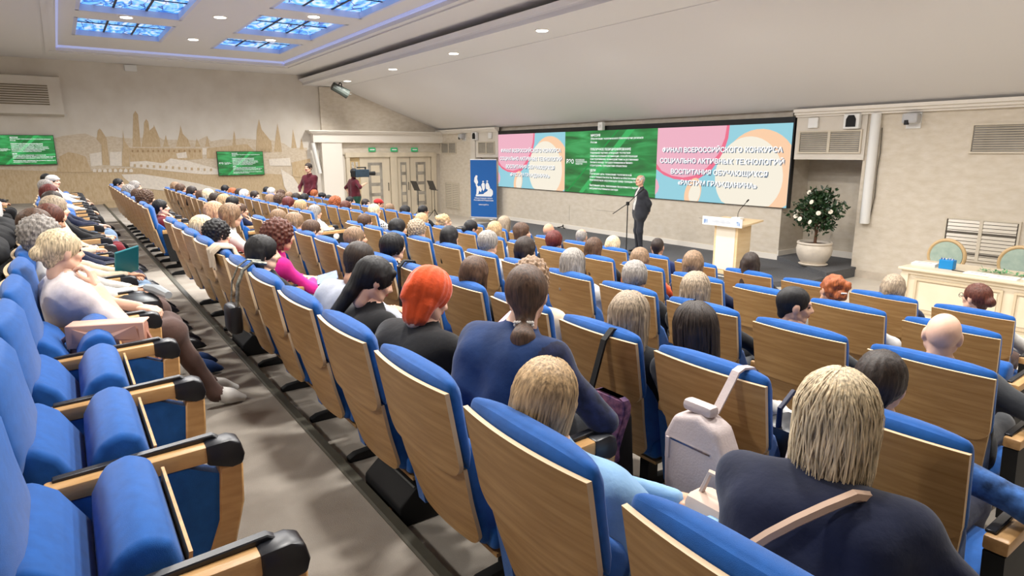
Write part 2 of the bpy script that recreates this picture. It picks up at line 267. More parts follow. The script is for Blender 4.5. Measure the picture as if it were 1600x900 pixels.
(0,'n',10,-6.96,0.23,1.02,'bob','ash','beige','person with beige-blonde bob',dict(bot='blush',arms='front')),
(0,'n',11,-8.06,0.22,1.02,'short','db','black','dark-haired person in black',dict(bot='wine')),
(0,'f',0,-9.58,0.18,1.02,'bob','mr','navy','person with a maroon bob in profile',dict(bot='jeans',yaw=-.5)),
(0,'f',4,-11.57,0.12,1.02,'short','gr','white','grey-haired person in white',dict(bot='black')),
(0,'f',7,-13.79,0.19,1.02,'cap','white','white','person with a white cap',dict(bot='black')),
(0,'f',9,-14.84,0.10,1.02,'short','bk','white','short black-haired person in white',dict(bot='black')),
(-1,'f',0,-9.10,0.25,1.00,'short','bk','black','person in a black coat with dark trousers',dict(bot='black')),
(-1,'f',2,-10.36,0.25,1.00,'bob','db','black','dark-haired person in black',dict(bot='black')),
(-1,'f',4,-11.60,0.25,1.00,'bob','br','white','person with a white bag on the knee',dict(bot='black')),
(-1,'f',6,-12.90,0.25,1.00,'short','bk','blush','person in pale pink with dark trousers',dict(bot='black')),
]
# ================================================================== the room
def rowY(k): return {1: .83, 2: 1.93, 3: 3.06, 4: 4.23, 5: 5.30}.get(k, -.30+1.12*k)
def floorZ(k): return .882-.1165*k
XR, YB = 4.0, -6.5
NS = .15
b = MB()
b.box(XM-.3, XR, YB, YF+1.2, -.3, 0)
floor = struct('floor', b, M_TILE)
for k in range(-3, 6):
    y0 = rowY(k)+NS if k > -3 else YB; y1 = rowY(k+1)+NS if k < 5 else 6.7
    struct('carpet_tread', MB().box(XM, XR, y0, y1, 0, floorZ(k)), M_CARPET, floor)
    struct('step_nosing', MB().prism([(y1-.04, floorZ(k)-.002), (y1+.012, floorZ(k)-.002), (y1+.012, floorZ(k)+.008), (y1-.03, floorZ(k)+.011), (y1-.04, floorZ(k)+.006)], 0, XM, XR), M_NOSE, floor)
struct('carpet_tread', MB().box(XM, XR, 6.7, 7.2, 0, .2), M_CARPET, floor)
struct('carpet_tread', MB().box(XM, XR, 7.2, 7.66, 0, .1), M_CARPET, floor)
# stage
struct('stage', MB().prism([(-17.9, YF), (-17.2, 9.9), (-6.6, 9.9), (-6.1, 11.0), (-6.2, YF)], 2, 0, .1), M_STAGE)
stage2 = struct('niche_platform', MB().prism([(-7.77, YF-.02), (-6.1, 11.35), (-6.1, YF), (-6.2, YF+.9), (-7.77, YF+.9)], 2, .0, .19), M_STAGE)
put('edge_strip', MB().prism([(-17.2, 9.88), (-6.6, 9.88), (-6.6, 9.92), (-17.2, 9.92)], 2, .1, .104), M_TRIM, bpy.data.objects['stage'])
# left wall with mural
wl = struct('wall_left', MB().box(XM-.3, XM, YB, YF+.3, -.3, 5.4), M_WALLP)
MUR = {'l': mat('mural_pale_sepia', (212, 199, 180), .85, .12, 14, rgb2=(196, 179, 154), stretch=(1, 1, 1.6)), 'm': mat('mural_sepia', (201, 180, 148), .85, .15, 16, rgb2=(184, 160, 125), stretch=(1, 1.8, .6)),
       'd': mat('mural_dark_sepia', (186, 160, 124), .85, .15, 14, rgb2=(204, 184, 152), stretch=(1, 1.8, .6)), 'c': mat('mural_cream', (222, 213, 200), .85, .08, 18), 'l2': mat('mural_window_sepia', (168, 140, 104), .85)}
keys = list(MUR)
def polyface(pts, x):
    return [(x, y, z) for y, z in pts]
mb = MB()
from mathutils.geometry import tessellate_polygon
def tri_poly(mb, pts3, mi):
    q = []
    for p in pts3:
        if not q or (Vector(p)-Vector(q[-1])).length > 1e-4: q.append(p)
    if (Vector(q[0])-Vector(q[-1])).length < 1e-4: q.pop()
    mb.add(q, tessellate_polygon([[Vector(p) for p in q]]), mi)
for i, (t, pts) in enumerate(MURAL):
    pts = [(max(YB+.1, min(y, 7.25)), max(.3, z)) for y, z in pts]
    tri_poly(mb, polyface(pts, XM+.003+.0006*i), keys.index(t))
put('mural', mb, [MUR[k] for k in keys], wl)
# door bay on the left wall: architrave, pilaster, cornice
bay = struct('trim_1', MB().prism([(7.32, 2.72), (12.4, 2.72), (12.4, 3.0), (7.32, 3.0)], 0, XM, XM+.28), M_TRIM)
for z0, z1, d in ((3.0, 3.04, .32), (3.04, 3.09, .38), (3.09, 3.13, .43)):
    put('moulding', MB().box(XM, XM+d, 7.28-(d-.3), 12.4, z0, z1), M_TRIM, bay)
put('pilaster', MB().box(XM, XM+.24, 7.62, 8.35, 0, 2.72), M_TRIM, bay)
put('pilaster', MB().box(XM, XM+.10, 7.7, 8.45, 3.13, 4.6), M_WALL, bay)
put('bay_wall', MB().box(XM, XM+.05, 8.35, 12.4, 3.13, 4.62), M_WALL, bay)
put('bay_wall', MB().box(XM, XM+.06, 8.35, 12.4, 2.3, 2.72), M_WALL, bay)
# doors
M_DOOR = mat('pale_door_paint', (212, 200, 178), .6, .08, 4, stretch=(1, 1, .3))
M_DGLASS = mat('door_glass', (128, 122, 112), .15, .25, 3, rgb2=(176, 170, 160))
M_PAPER = mat('white_paper', (238, 236, 230), .8)
fr = struct('door_frame', MB().box(XM, XM+.14, 8.5, 12.2, 2.2, 2.36).box(XM, XM+.12, 8.52, 8.66, 0, 2.2).box(XM, XM+.12, 10.25, 10.5, 0, 2.2).box(XM, XM+.12, 11.98, 12.18, 0, 2.2), M_DOOR)
for n, (ya, yb, open_) in enumerate(((9.05, 10.22, 0), (10.52, 11.05, 0), (11.08, 11.95, 0))):
    d = struct('door_%d' % (n+1), MB().box(XM+.02, XM+.07, ya, yb, .02, 2.19), M_DOOR)
    c = (ya+yb)/2; w = (yb-ya)*.24
    put('glass_strip', MB().box(XM+.071, XM+.078, c-w, c+w, .35, 2.0), M_DGLASS, d)
    for j in range(4):
        put('glass_square', MB().box(XM+.078, XM+.084, c-w*.62, c+w*.62, .5+j*.38, .5+j*.38+.26), M_DOOR, d)
    put('handle', MB().tube([(XM+.1, yb-.08, .95), (XM+.1, yb-.08, 1.25)], .012).box(XM+.07, XM+.1, yb-.088, yb-.072, .96, .98).box(XM+.07, XM+.1, yb-.088, yb-.072, 1.22, 1.24), M_BLKM, d)
put('wall_opening', MB().box(XM+.005, XM+.02, 8.68, 9.05, 0.02, 2.19), mat('corridor_board', (196, 172, 128), .7, .1, 3), fr)
for j in range(4):
    for yy in (8.74, 8.9): put('notice_sheet', MB().box(XM+.02, XM+.026, yy, yy+.1, .7+j*.36, .95+j*.36), mat('notice_print', (150, 140, 128), .7, .4, 20, rgb2=(225, 220, 210)), fr)
for i, y in enumerate((9.54, 10.42, 11.27)):
    s = link('exit_sign', MB().box(0, .05, -.13, .13, -.07, .07).mesh('exit_sign', mat('exit_green', (40, 150, 95), .5, emit=.5)), None, (XM+.06, y, 2.47),
             'green exit sign over the doors, %s from the stage' % ('third', 'second', 'first')[i], 'sign', 'exit signs over the doors')
    put('lettering', MB().box(.05, .053, -.09, .09, -.022, .022), M_WHITE, s)
# front wall
ft = struct('wall_front', MB().box(XM-.3, -20.2, YF, YF+.3, -.3, 3.3).box(-20.2, -18.6, YF+.25, YF+.5, -.3, 3.3).box(-18.6, -7.77, YF, YF+.9, -.3, 1.2)
            .box(-18.6, -7.77, YF+.12, YF+.9, 1.2, 3.3).box(-7.77, -6.2, YF+.9, YF+1.1, -.3, 3.3).box(-7.77, -6.2, YF+.2, YF+.9, 2.22, 3.3).box(-6.2, XR, YF, YF+1.1, -.3, 3.3), M_WALL)
put('panel_box', MB().box(-19.9, -18.46, YF-.04, YF+.25, 2.19, 3.06), M_WALLP, ft)
put('panel_box', MB().box(-7.57, -6.17, YF-.04, YF+.9, 2.22, 3.06), M_WALLP, ft)
put('pilaster', MB().box(-20.25, -19.93, YF-.06, YF+.2, 0, 3.06), M_WALLP, ft)
for (a, b_) in ((XM, -18.45), (-7.58, XR)):
    c = struct('trim_2' if a == XM else 'trim_3', MB().box(a, b_, YF-.08, YF, 3.05, 3.09), M_TRIM)
    put('moulding', MB().box(a, b_, YF-.14, YF, 3.09, 3.14), M_TRIM, c)
    put('moulding', MB().box(a, b_, YF-.19, YF, 3.14, 3.2), M_TRIM, c)
struct('baseboard_front', MB().box(-18.6, -7.77, YF-.02, YF, .1, .22).box(-7.77, -7.75, YF-.02, YF+.9, .19, .3).box(-7.77, -6.2, YF+.88, YF+.9, .19, .32), M_TRIM)
struct('baseboard_right', MB().box(-6.2, XR, YF-.025, YF, 0, .14), mat('stone_skirting', (196, 184, 168), .5, .1, 6))
put('seam', MB().box(-14.7, -14.69, YF-.004, YF, .35, .8).box(-13.5, -12.7, YF-.004, YF, .75, .76).box(-9.9, -9.0, YF-.004, YF, .82, .83).box(-9.0, -8.99, YF-.004, YF, .3, .83), mat('hatch_seam', (160, 150, 136), .8), ft)
# unseen sides keep the light in
struct('wall_back', MB().box(XM, XR, YB-.3, YB, -.3, 5.4), M_WALLP)
struct('wall_right', MB().box(XR, XR+.3, YB, YF+1, -.3, 5.4), M_WALLP)
# ceiling with tray
TX0, TX1, TY0, TY1 = -20.7, 1.5, .3, 6.02
c = MB().box(XM-.3, XR+.3, YB, TY0, ZC, ZC+.4).box(XM-.3, XR+.3, TY1, 7.5, ZC, ZC+.4).box(XM-.3, TX0, TY0, TY1, ZC, ZC+.4).box(TX1, XR+.3, TY0, TY1, ZC, ZC+.4)
ceil = struct('ceiling', c, M_CEIL)
HOLES = [(-18.75, -16.3, .62, 2.48), (-15.55, -13.1, .62, 2.48), (-12.35, -9.9, .62, 2.48), (-19.15, -17.15, 3.66, 5.52), (-16.45, -14.0, 3.66, 5.52), (-13.3, -10.85, 3.66, 5.52), (-10.1, -7.65, 3.66, 5.52)]
ZT = ZC+.13
# tray soffit: strips around the light panels
xs = sorted({TX0, TX1} | {h[0] for h in HOLES} | {h[1] for h in HOLES}); ys = sorted({TY0, TY1, .62, 2.48, 3.66, 5.52})
t = MB()
for i in range(len(xs)-1):
    for j in range(len(ys)-1):
        cx, cy = (xs[i]+xs[i+1])/2, (ys[j]+ys[j+1])/2
        if not any(h[0] < cx < h[1] and h[2] < cy < h[3] for h in HOLES): t.box(xs[i], xs[i+1], ys[j], ys[j+1], ZT, ZT+.2)
put('tray', t, M_CEIL, ceil)
M_COVE = mat('cove_light', (186, 196, 246), .6, emit=.38)
for a in (((TX0-.0, TX1), (TY0, TY0+.05)), ((TX0, TX1), (TY1-.05, TY1)), ((TX0, TX0+.05), (TY0, TY1)), ((TX1-.05, TX1), (TY0, TY1))):
    put('cove_strip', MB().box(*a[0], *a[1], ZT-.05, ZT), M_COVE, ceil)
put('cove_moulding', MB().box(TX0-.22, TX1+.2, TY0-.22, TY0-.14, ZC-.03, ZC).box(TX0-.22, TX1+.2, TY1+.14, TY1+.22, ZC-.03, ZC).box(TX0-.22, TX0-.14, TY0-.14, TY1+.14, ZC-.03, ZC), M_CEIL, ceil)
# stained glass light panels
def glass_mat():
    m = bpy.data.materials.new('stained_glass'); m.use_nodes = True; nt = m.node_tree; N = nt.nodes; K = nt.links; b = N['Principled BSDF']
    tc = N.new('ShaderNodeTexCoord'); mp = N.new('ShaderNodeMapping'); mp.inputs['Scale'].default_value = (.9, 2.2, 1); K.new(tc.outputs['Object'], mp.inputs[0])
    oi = N.new('ShaderNodeObjectInfo'); K.new(oi.outputs['Location'], mp.inputs['Location'])
    n = N.new('ShaderNodeTexNoise'); n.inputs['Scale'].default_value = 1.6; n.inputs['Detail'].default_value = 6; n.inputs['Distortion'].default_value = 2.2; K.new(mp.outputs[0], n.inputs[0])
    r = N.new('ShaderNodeValToRGB'); e = r.color_ramp.elements
    e[0].position = .28; e[0].color = lin((20, 60, 160)); e[1].position = .70; e[1].color = lin((205, 225, 255))
    for p, c in ((.42, (55, 140, 225)), (.52, (120, 190, 245)), (.60, (190, 205, 250))):
        q = e.new(p); q.color = lin(c)
    K.new(n.outputs[0], r.inputs[0])
    v = N.new('ShaderNodeTexVoronoi'); v.feature = 'DISTANCE_TO_EDGE'; v.inputs['Scale'].default_value = 1.5; K.new(mp.outputs[0], v.inputs['Vector'])
    g = N.new('ShaderNodeMath'); g.operation = 'GREATER_THAN'; g.inputs[1].default_value = .018; K.new(v.outputs[0], g.inputs[0])
    mx = N.new('ShaderNodeMix'); mx.data_type = 'RGBA'; K.new(g.outputs[0], mx.inputs[0]); mx.inputs[6].default_value = lin((15, 40, 110)); K.new(r.outputs[0], mx.inputs[7])
    K.new(mx.outputs[2], b.inputs['Base Color']); K.new(mx.outputs[2], b.inputs['Emission Color']); b.inputs['Emission Strength'].default_value = 1.0; b.inputs['Roughness'].default_value = .3
    return m
M_GLASS = glass_mat()
M_LEAD = mat('lead_came', (22, 26, 40), .5)
pane_me = {}
NM = ['far left', 'middle left', 'near left', 'far right', 'second right', 'third right', 'near right']
for i, (x0, x1, y0, y1) in enumerate(HOLES):
    cx, cy, w, h = (x0+x1)/2, (y0+y1)/2, x1-x0, y1-y0
    e = empty('stained_glass_panel', (cx, cy, ZT+.1), 'backlit blue stained-glass ceiling panel, %s of the two columns' % NM[i], 'ceiling light', 'stained glass ceiling panels')
    put('frame', MB().box(-w/2, w/2, -h/2, -h/2+.07, -.1, .02).box(-w/2, w/2, h/2-.07, h/2, -.1, .02).box(-w/2, -w/2+.07, -h/2, h/2, -.1, .02).box(w/2-.07, w/2, -h/2, h/2, -.1, .02), mat('panel_frame', (205, 210, 235), .5), e)
    for j in range(2):
        for k in range(3):
            pw, ph = (w-.14)/2, (h-.14)/3
            put('pane', MB().box(-pw/2+.005, pw/2-.005, -ph/2+.005, ph/2-.005, 0, .015), M_GLASS, e, loc=(-w/2+.07+pw*(j+.5), -h/2+.07+ph*(k+.5), .02))
    for k in (1, 2):
        yy = -h/2+.07+(h-.14)/3*k; put('came', MB().box(-w/2+.07, w/2-.07, yy-.02, yy+.02, .005, .04), M_LEAD, e)
    put('came', MB().box(-.012, .012, -h/2+.07, h/2-.07, .005, .04), M_LEAD, e)
# beam and sloped ceiling
bm_ = struct('ceiling_beam', MB().prism([(7.45, 5.3), (7.45, 4.80), (7.10, 4.80), (7.10, 4.76), (7.16, 4.70), (7.16, 4.62), (8.45, 4.62), (8.45, 5.3)], 0, XM-.3, XR+.3), M_CEIL)
put('moulding', MB().prism([(7.04, 4.81), (7.16, 4.81), (7.16, 4.72), (7.10, 4.74)], 0, XM, XR), M_CEIL, bm_)
struct('sloped_ceiling', MB().prism([(8.45, 4.61), (12.4, 3.2), (12.7, 3.2), (12.7, 3.5), (8.45, 5.3)], 0, XM-.3, XR+.3), M_CEIL)
# downlights
dl_ring = MB().lathe([(.135, 0), (.135, .012), (.105, .012), (.105, .0)], n=20).mesh('ring', M_TRIM, True)
dl_disc = MB().lathe([(.0, 0), (.108, 0), (.108, .006), (.0, .006)], n=20).mesh('diffuser', mat('lamp_diffuser', (255, 250, 240), .5, emit=9))
def downlight(x, y, z, w, lab):
    e = empty('downlight', (x, y, z-.012), lab, 'ceiling light', 'round ceiling downlights')
    link('ring', dl_ring, e); link('diffuser', dl_disc, e, (0, 0, -.007))
    ld = bpy.data.lights.new('downlight_lamp', 'AREA'); ld.shape = 'DISK'; ld.size = .45; ld.energy = w; ld.color = (1, .965, .915); ld.spread = math.radians(165)
    lo = link('lamp', ld, e, (0, 0, -.03)); return e
lab5 = {(-15.72, 1.49): 'between the left-hand stained-glass panels', (-17.82, 3.05): 'between the panel columns, farthest', (-14.65, 3.05): 'between the panel columns, second farthest',
        (-16.86, 4.62): 'between the two farthest right-hand panels', (-13.54, 4.6): 'between the nearer right-hand panels'}
for i, (x, y) in enumerate(DOWN): downlight(x, y, ZT, LAMP_W, 'round white downlight '+lab5.get((x, y), 'of the tray, %s %s' % (ORD[sum(1 for q in DOWN if abs(q[1]-y) < .1 and q[0] <= x)-1], {1: 'in the left line', 3: 'in the middle line', 4: 'in the right line'}[int(y)]+' from the mural wall')))
for i, (x, y) in enumerate(DOWNB): downlight(x, y, ZC, LAMP_W, 'round white downlight at the back of the hall, %s from the mural wall' % ORD[i])
for i, (x, y) in enumerate(BEAM): downlight(x, y, 4.62, BEAM_W, 'round white downlight in the ceiling beam, %s from the mural wall' % ORD[i])
# ================================================================== figures: signed-distance bodies turned into one mesh
def surfnets(vol, org, h):
    s = vol < 0
    c = s.astype(np.int8); n = sum(c[i:c.shape[0]-1+i, j:c.shape[1]-1+j, k:c.shape[2]-1+k] for i in (0, 1) for j in (0, 1) for k in (0, 1))
    act = (n > 0) & (n < 8); idx = -np.ones(act.shape, np.int32); ii = np.argwhere(act); idx[act] = np.arange(len(ii))
    pos = np.zeros((len(ii), 3)); cnt = np.zeros(len(ii))
    I = ii.T
    cor = {(a, b, d): vol[I[0]+a, I[1]+b, I[2]+d] for a in (0, 1) for b in (0, 1) for d in (0, 1)}
    for a in cor:
        for ax in range(3):
            if a[ax] == 0:
                b = list(a); b[ax] = 1; b = tuple(b); va, vb = cor[a], cor[b]; cr = (va < 0) != (vb < 0)
                t = np.where(cr, va/np.where(cr, va-vb, 1), 0)
                p = np.tile(np.array(a, float), (len(ii), 1)); p[:, ax] += t
                pos += p*cr[:, None]; cnt += cr
    V = (ii+pos/np.maximum(cnt, 1)[:, None])*h+np.array(org)
    F = []
    for ax in range(3):
        sl0 = [slice(None)]*3; sl1 = [slice(None)]*3; sl0[ax] = slice(0, -1); sl1[ax] = slice(1, None)
        A = s[tuple(sl0)]; B = s[tuple(sl1)]; e = np.argwhere(A != B)
        u, w = (ax+1) % 3, (ax+2) % 3
        ok = (e[:, u] > 0) & (e[:, w] > 0) & (e[:, u] < vol.shape[u]-1) & (e[:, w] < vol.shape[w]-1); e = e[ok]
        q = []
        for du, dw in ((-1, -1), (0, -1), (0, 0), (-1, 0)):
            g = e.copy(); g[:, u] += du; g[:, w] += dw; q.append(idx[g[:, 0], g[:, 1], g[:, 2]])
        q = np.stack(q, 1); fl = ~A[e[:, 0], e[:, 1], e[:, 2]]
        q[fl] = q[fl][:, ::-1]; F.append(q)
    F = np.concatenate(F); F = F[(F >= 0).all(1)]
    return V, F
def cap(a, b, ra, rb=None, lab=0, sq=None): return ('c', np.array(a, float), np.array(b, float), ra, ra if rb is None else rb, lab)
def ell(c, r, lab=0): return ('e', np.array(c, float), np.array(r, float), 0, 0, lab)
def pdist(p, P):
    if p[0] == 'c':
        a, b, ra, rb = p[1:5]; d = b-a; L = d@d+1e-12; t = np.clip(((P-a)@d)/L, 0, 1)
        return np.linalg.norm(P-a-t[..., None]*d, axis=-1)-(ra+(rb-ra)*t)
    c, r = p[1], p[2]; q = (P-c)/r; k0 = np.linalg.norm(q, axis=-1); k1 = np.linalg.norm(q/r, axis=-1)
    return np.where(k1 > 1e-6, k0*(k0-1)/np.maximum(k1, 1e-6), -r.min())
def pbox(p, m):
    if p[0] == 'c':
        r = max(p[3], p[4])+m; return np.minimum(p[1], p[2])-r, np.maximum(p[1], p[2])+r
    return p[1]-p[2]-m, p[1]+p[2]+m
def sdf_mesh(add, h, k=.03, sub=(), ksub=.01, post=None):
    lo = np.min([pbox(p, .03)[0] for p in add], 0); hi = np.max([pbox(p, .03)[1] for p in add], 0)
    n = np.ceil((hi-lo)/h).astype(int)+1
    vol = np.full(n, .2)
    ax = [lo[i]+h*np.arange(n[i]) for i in range(3)]
    def region(p, m):
        a, b = pbox(p, m); i0 = np.maximum(((a-lo)/h).astype(int), 0); i1 = np.minimum(((b-lo)/h).astype(int)+2, n); return i0, i1
    def grid(i0, i1): return np.stack(np.meshgrid(*[ax[j][i0[j]:i1[j]] for j in range(3)], indexing='ij'), -1)
    for p in add:
        i0, i1 = region(p, k+2*h+.02)
        if (i1 <= i0).any(): continue
        S = tuple(slice(i0[j], i1[j]) for j in range(3)); d = pdist(p, grid(i0, i1)); v = vol[S]
        hh = np.clip(.5+.5*(v-d)/k, 0, 1); vol[S] = v*(1-hh)+d*hh-k*hh*(1-hh)
    for p in sub:
        i0, i1 = region(p, ksub+3*h)
        if (i1 <= i0).any(): continue
        S = tuple(slice(i0[j], i1[j]) for j in range(3)); d = -pdist(p, grid(i0, i1)); v = vol[S]
        hh = np.clip(.5-.5*(v-d)/ksub, 0, 1); vol[S] = v*(1-hh)+d*hh+ksub*hh*(1-hh)
    if post is not None: vol = post(vol, np.stack(np.meshgrid(*ax, indexing='ij'), -1))
    V, F = surfnets(vol, lo, h)
    C = V[F].mean(1); D = np.stack([pdist(p, C) for p in add], 1); lab = np.array([p[5] for p in add])[D.argmin(1)]
    return V, F, lab
def np_mesh(name, V, F, L, mats):
    me = bpy.data.meshes.new(name); me.from_pydata(V.tolist(), [], F.tolist())
    for m in mats: me.materials.append(m)
    me.polygons.foreach_set('material_index', np.asarray(L, np.int32)); me.polygons.foreach_set('use_smooth', np.ones(len(F), bool)); me.update(); return me
# material slots on a figure: 0 skin 1 top 2 bottom 3 shoes 4 lips 5 eyes 6 accent
def head_template(fem):
    j = .92 if fem else 1.0
    add = [ell((0, -.015, .03), (.074, .095, .088)), ell((0, .018, -.03), (.060*j, .074, .086)), cap((-.02*j, .05, -.082), (.02*j, .05, -.082), .03), cap((-.045*j, -.0, -.05), (-.03*j, .04, -.078), .03),
           cap((.045*j, -.0, -.05), (.03*j, .04, -.078), .03), cap((0, .088, .014), (0, .108, -.022), .008, .0125), cap((-.014, .092, -.026), (.014, .092, -.026), .009),
           cap((-.036, .074, .03), (.036, .074, .03), .013), cap((-.045, .055, -.02), (-.03, .068, -.03), .016), cap((.045, .055, -.02), (.03, .068, -.03), .016),
           cap((-.018, .088, -.052), (.018, .088, -.052), .0075, None, 4), cap((0, -.02, -.06), (0, -.03, -.13), .05, .047)]
    add += [ell((s*.077, -.008, -.004), (.011, .021, .032)) for s in (-1, 1)]
    sub = [ell((s*.031, .097, .010), (.016, .018, .011)) for s in (-1, 1)]
    V, F, L = sdf_mesh(add, .0068, .016, sub, .012)
    v2, f2, l2 = sdf_mesh([ell((s*.031, .0735, .010), (.0125, .0125, .0115), 5) for s in (-1, 1)], .006, .001)
    return np.concatenate([V, v2]), np.concatenate([F, f2+len(V)]), np.concatenate([L, l2])
HEAD = {True: head_template(True), False: head_template(False)}
def hand_template(curl):
    add = [cap((x, .015, 0), (x*1.05, .085, .002), .0135, .0115) for x in (-.027, -.009, .009, .026)]
    for x, L in ((-.029, .072), (-.010, .082), (.010, .076), (.028, .058)):
        p = np.array([x, .088, .002]); a = curl*.6; r = .0098
        for t, q in ((.45, 0), (.32, curl), (.25, curl*.8)):
            a += q; n = p+np.array([x*.05, math.cos(a)*L*t, -math.sin(a)*L*t]); add.append(cap(p, n, r, r*.93)); p = n; r *= .93
    add += [cap((-.018, .02, -.006), (-.042, .05, -.016), .014, .0115), cap((-.042, .05, -.016), (-.050, .077, -.024-.01*curl), .0105, .0095), cap((-.05, .077, -.024-.01*curl), (-.046, .098, -.03-.015*curl), .0095, .0078),
            cap((0, -.03, 0), (0, .02, 0), .024, .022)]
    return sdf_mesh(add, .0052, .006)
HANDS = {c: hand_template(c) for c in (.28, .75)}
def unit(v): v = np.asarray(v, float); return v/np.linalg.norm(v)
def rotz(a): c, s = math.cos(a), math.sin(a); return np.array([[c, -s, 0], [s, c, 0], [0, 0, 1.]])
def rotx(a): c, s = math.cos(a), math.sin(a); return np.array([[1, 0, 0], [0, c, -s], [0, s, c.real]])
def roty(a): c, s = math.cos(a), math.sin(a); return np.array([[c, 0, s], [0, 1, 0], [-s, 0, c]])
def ik(S, W, l1, l2, pole):
    d = W-S; L = min(np.linalg.norm(d), (l1+l2)*.995); u = unit(d); W = S+u*L
    a = (l1*l1-l2*l2+L*L)/(2*L); hgt = math.sqrt(max(l1*l1-a*a, 0)); p = np.asarray(pole, float); p = unit(p-u*(p@u)); return S+u*a+p*hgt, W
def figure(J, w=1.0, vox=.02, fem=True, sl='long', curl=.28, yaw=0, pitch=0, tilt=0, skirt=False, hand_up=(0, 0, 1), hs=1.0, heel=False, extra=(), collar=False):
    """J: P pelvis, N neck base, D head centre, side vector s, W wrists (l, r), hip/knee/ankle/toe tuples, pole. returns V,F,L, head matrix"""
    P, N, D, s = (np.asarray(J[q], float) for q in ('P', 'N', 'D', 's'))
    u = N-P; L = np.linalg.norm(u); u = u/L; f = unit(np.cross(u, s)); bk = J.get('bow', .0)
    mid = lambda t: P+u*L*t-f*bk*math.sin(math.pi*t)
    A = []
    A.append(cap(P-s*.085*w, P+s*.085*w, .122*w, None, 2))
    for a, b, ra, rb in ((.12, .42, .116, .108), (.42, .70, .108, .11)):
        for q in (-1, 1): A.append(cap(mid(a)+q*s*.07*w, mid(b)+q*s*.078*w, ra*w, rb*w, 1))
    A.append(cap(mid(.72)-s*.085*w, mid(.72)+s*.085*w, .104*w, None, 1))
    if fem: A += [cap(mid(.62)+f*.075+q*s*.07*w, mid(.60)+f*.085+q*s*.07*w, .055*w, None, 1) for q in (-1, 1)]
    shl = []
    for i, q in enumerate((-1, 1)):
        S = mid(.89)+q*s*.165*w; shl.append(S)
        A.append(cap(mid(.86)+q*s*.05*w, S, .068*w, .058*w, 1)); A.append(cap(N-u*.02+q*s*.02, S, .048, .052*w, 1))
    A.append(cap(N-u*.05, N+u*.028, .064, .057, 1))
    hd = unit(D-N); A.append(cap(N+u*.01, N+(D-N)*.6, .044, .044, 0))
    hands = []
    for i, q in enumerate((-1, 1)):
        S = shl[i]; E, Wr = ik(S, np.asarray(J['W'][i], float), .285, .245, J['pole'][i])
        A.append(cap(S, E, .054*w, .043*w, 1)); A.append(cap(E, Wr, .042*w if sl == 'long' else .038, .031, 1 if sl == 'long' else 0)); hands.append((Wr, unit(Wr-E), q))
    for i, q in enumerate((-1, 1)):
        h_, k_, a_, t_ = (np.asarray(J[z][i], float) for z in ('hip', 'knee', 'ankle', 'toe'))
        A.append(cap(h_, k_, .088*w, .063*w, 2)); A.append(cap(k_, a_, .060*w, .042, 2))
        A.append(cap(a_-np.array([0, 0, .0]), a_*.5+t_*.5, .034, .036, 3)); A.append(cap(a_*.5+t_*.5, t_, .038, .024, 3))
    if skirt: A.append(cap(np.asarray(J['knee'][0]), np.asarray(J['knee'][1]), .07*w, None, 2))
    A += list(extra)
    A.append(cap(mid(.80)-s*.10*w-f*.01, mid(.80)+s*.10*w-f*.01, .088*w, None, 1))
    V, F, Lb = sdf_mesh(A, vox, .05)
    cl = np.zeros(len(V), bool); cl[F[(Lb == 1) | (Lb == 2)].ravel()] = True
    q = V*1.0; fold = np.sin(q[:, 2]*38+np.sin(q[:, 0]*21)*1.6+q[:, 1]*17)*.5+np.sin(q[:, 2]*71+q[:, 0]*33-q[:, 1]*29)*.3+np.sin(q[:, 1]*45-q[:, 2]*20+1)*.3
    ctr = mid(.5); dn = V-ctr; dn = dn/np.maximum(np.linalg.norm(dn, axis=1), .05)[:, None]; V = V+dn*(fold*.0045*cl)[:, None]
    Vs, Fs, Ls = [V], [F], [Lb]; o = len(V)
    R = rotz(yaw)@roty(tilt)@rotx(pitch)
    hv, hf, hl = HEAD[fem]; hv = (hv*hs)@R.T+D; Vs.append(hv); Fs.append(hf+o); Ls.append(hl); o += len(hv)
    for i, (Wr, dr, q) in enumerate(hands):
        hd_ = J.get('hdir'); y = unit(hd_[i]) if hd_ is not None and hd_[i] is not None else dr
        hu = J.get('hup'); z = np.asarray(hu[i] if hu is not None else hand_up, float); z = z-y*(z@y); z = unit(z); x = np.cross(y, z)
        v, f_, l = HANDS[curl]; v = v.copy(); f2 = f_
        if q < 0: v[:, 0] *= -1; f2 = f_[:, ::-1]
        v = v@np.stack([x, y, z]); Vs.append(v+Wr+y*.005); Fs.append(f2+o); Ls.append(np.zeros(len(f2), int)); o += len(v)
    Mx = Matrix.Identity(4)
    for r in range(3):
        for c in range(3): Mx[r][c] = R[r, c]*hs
        Mx[r][3] = D[r]
    return np.concatenate(Vs), np.concatenate(Fs), np.concatenate(Ls), Mx
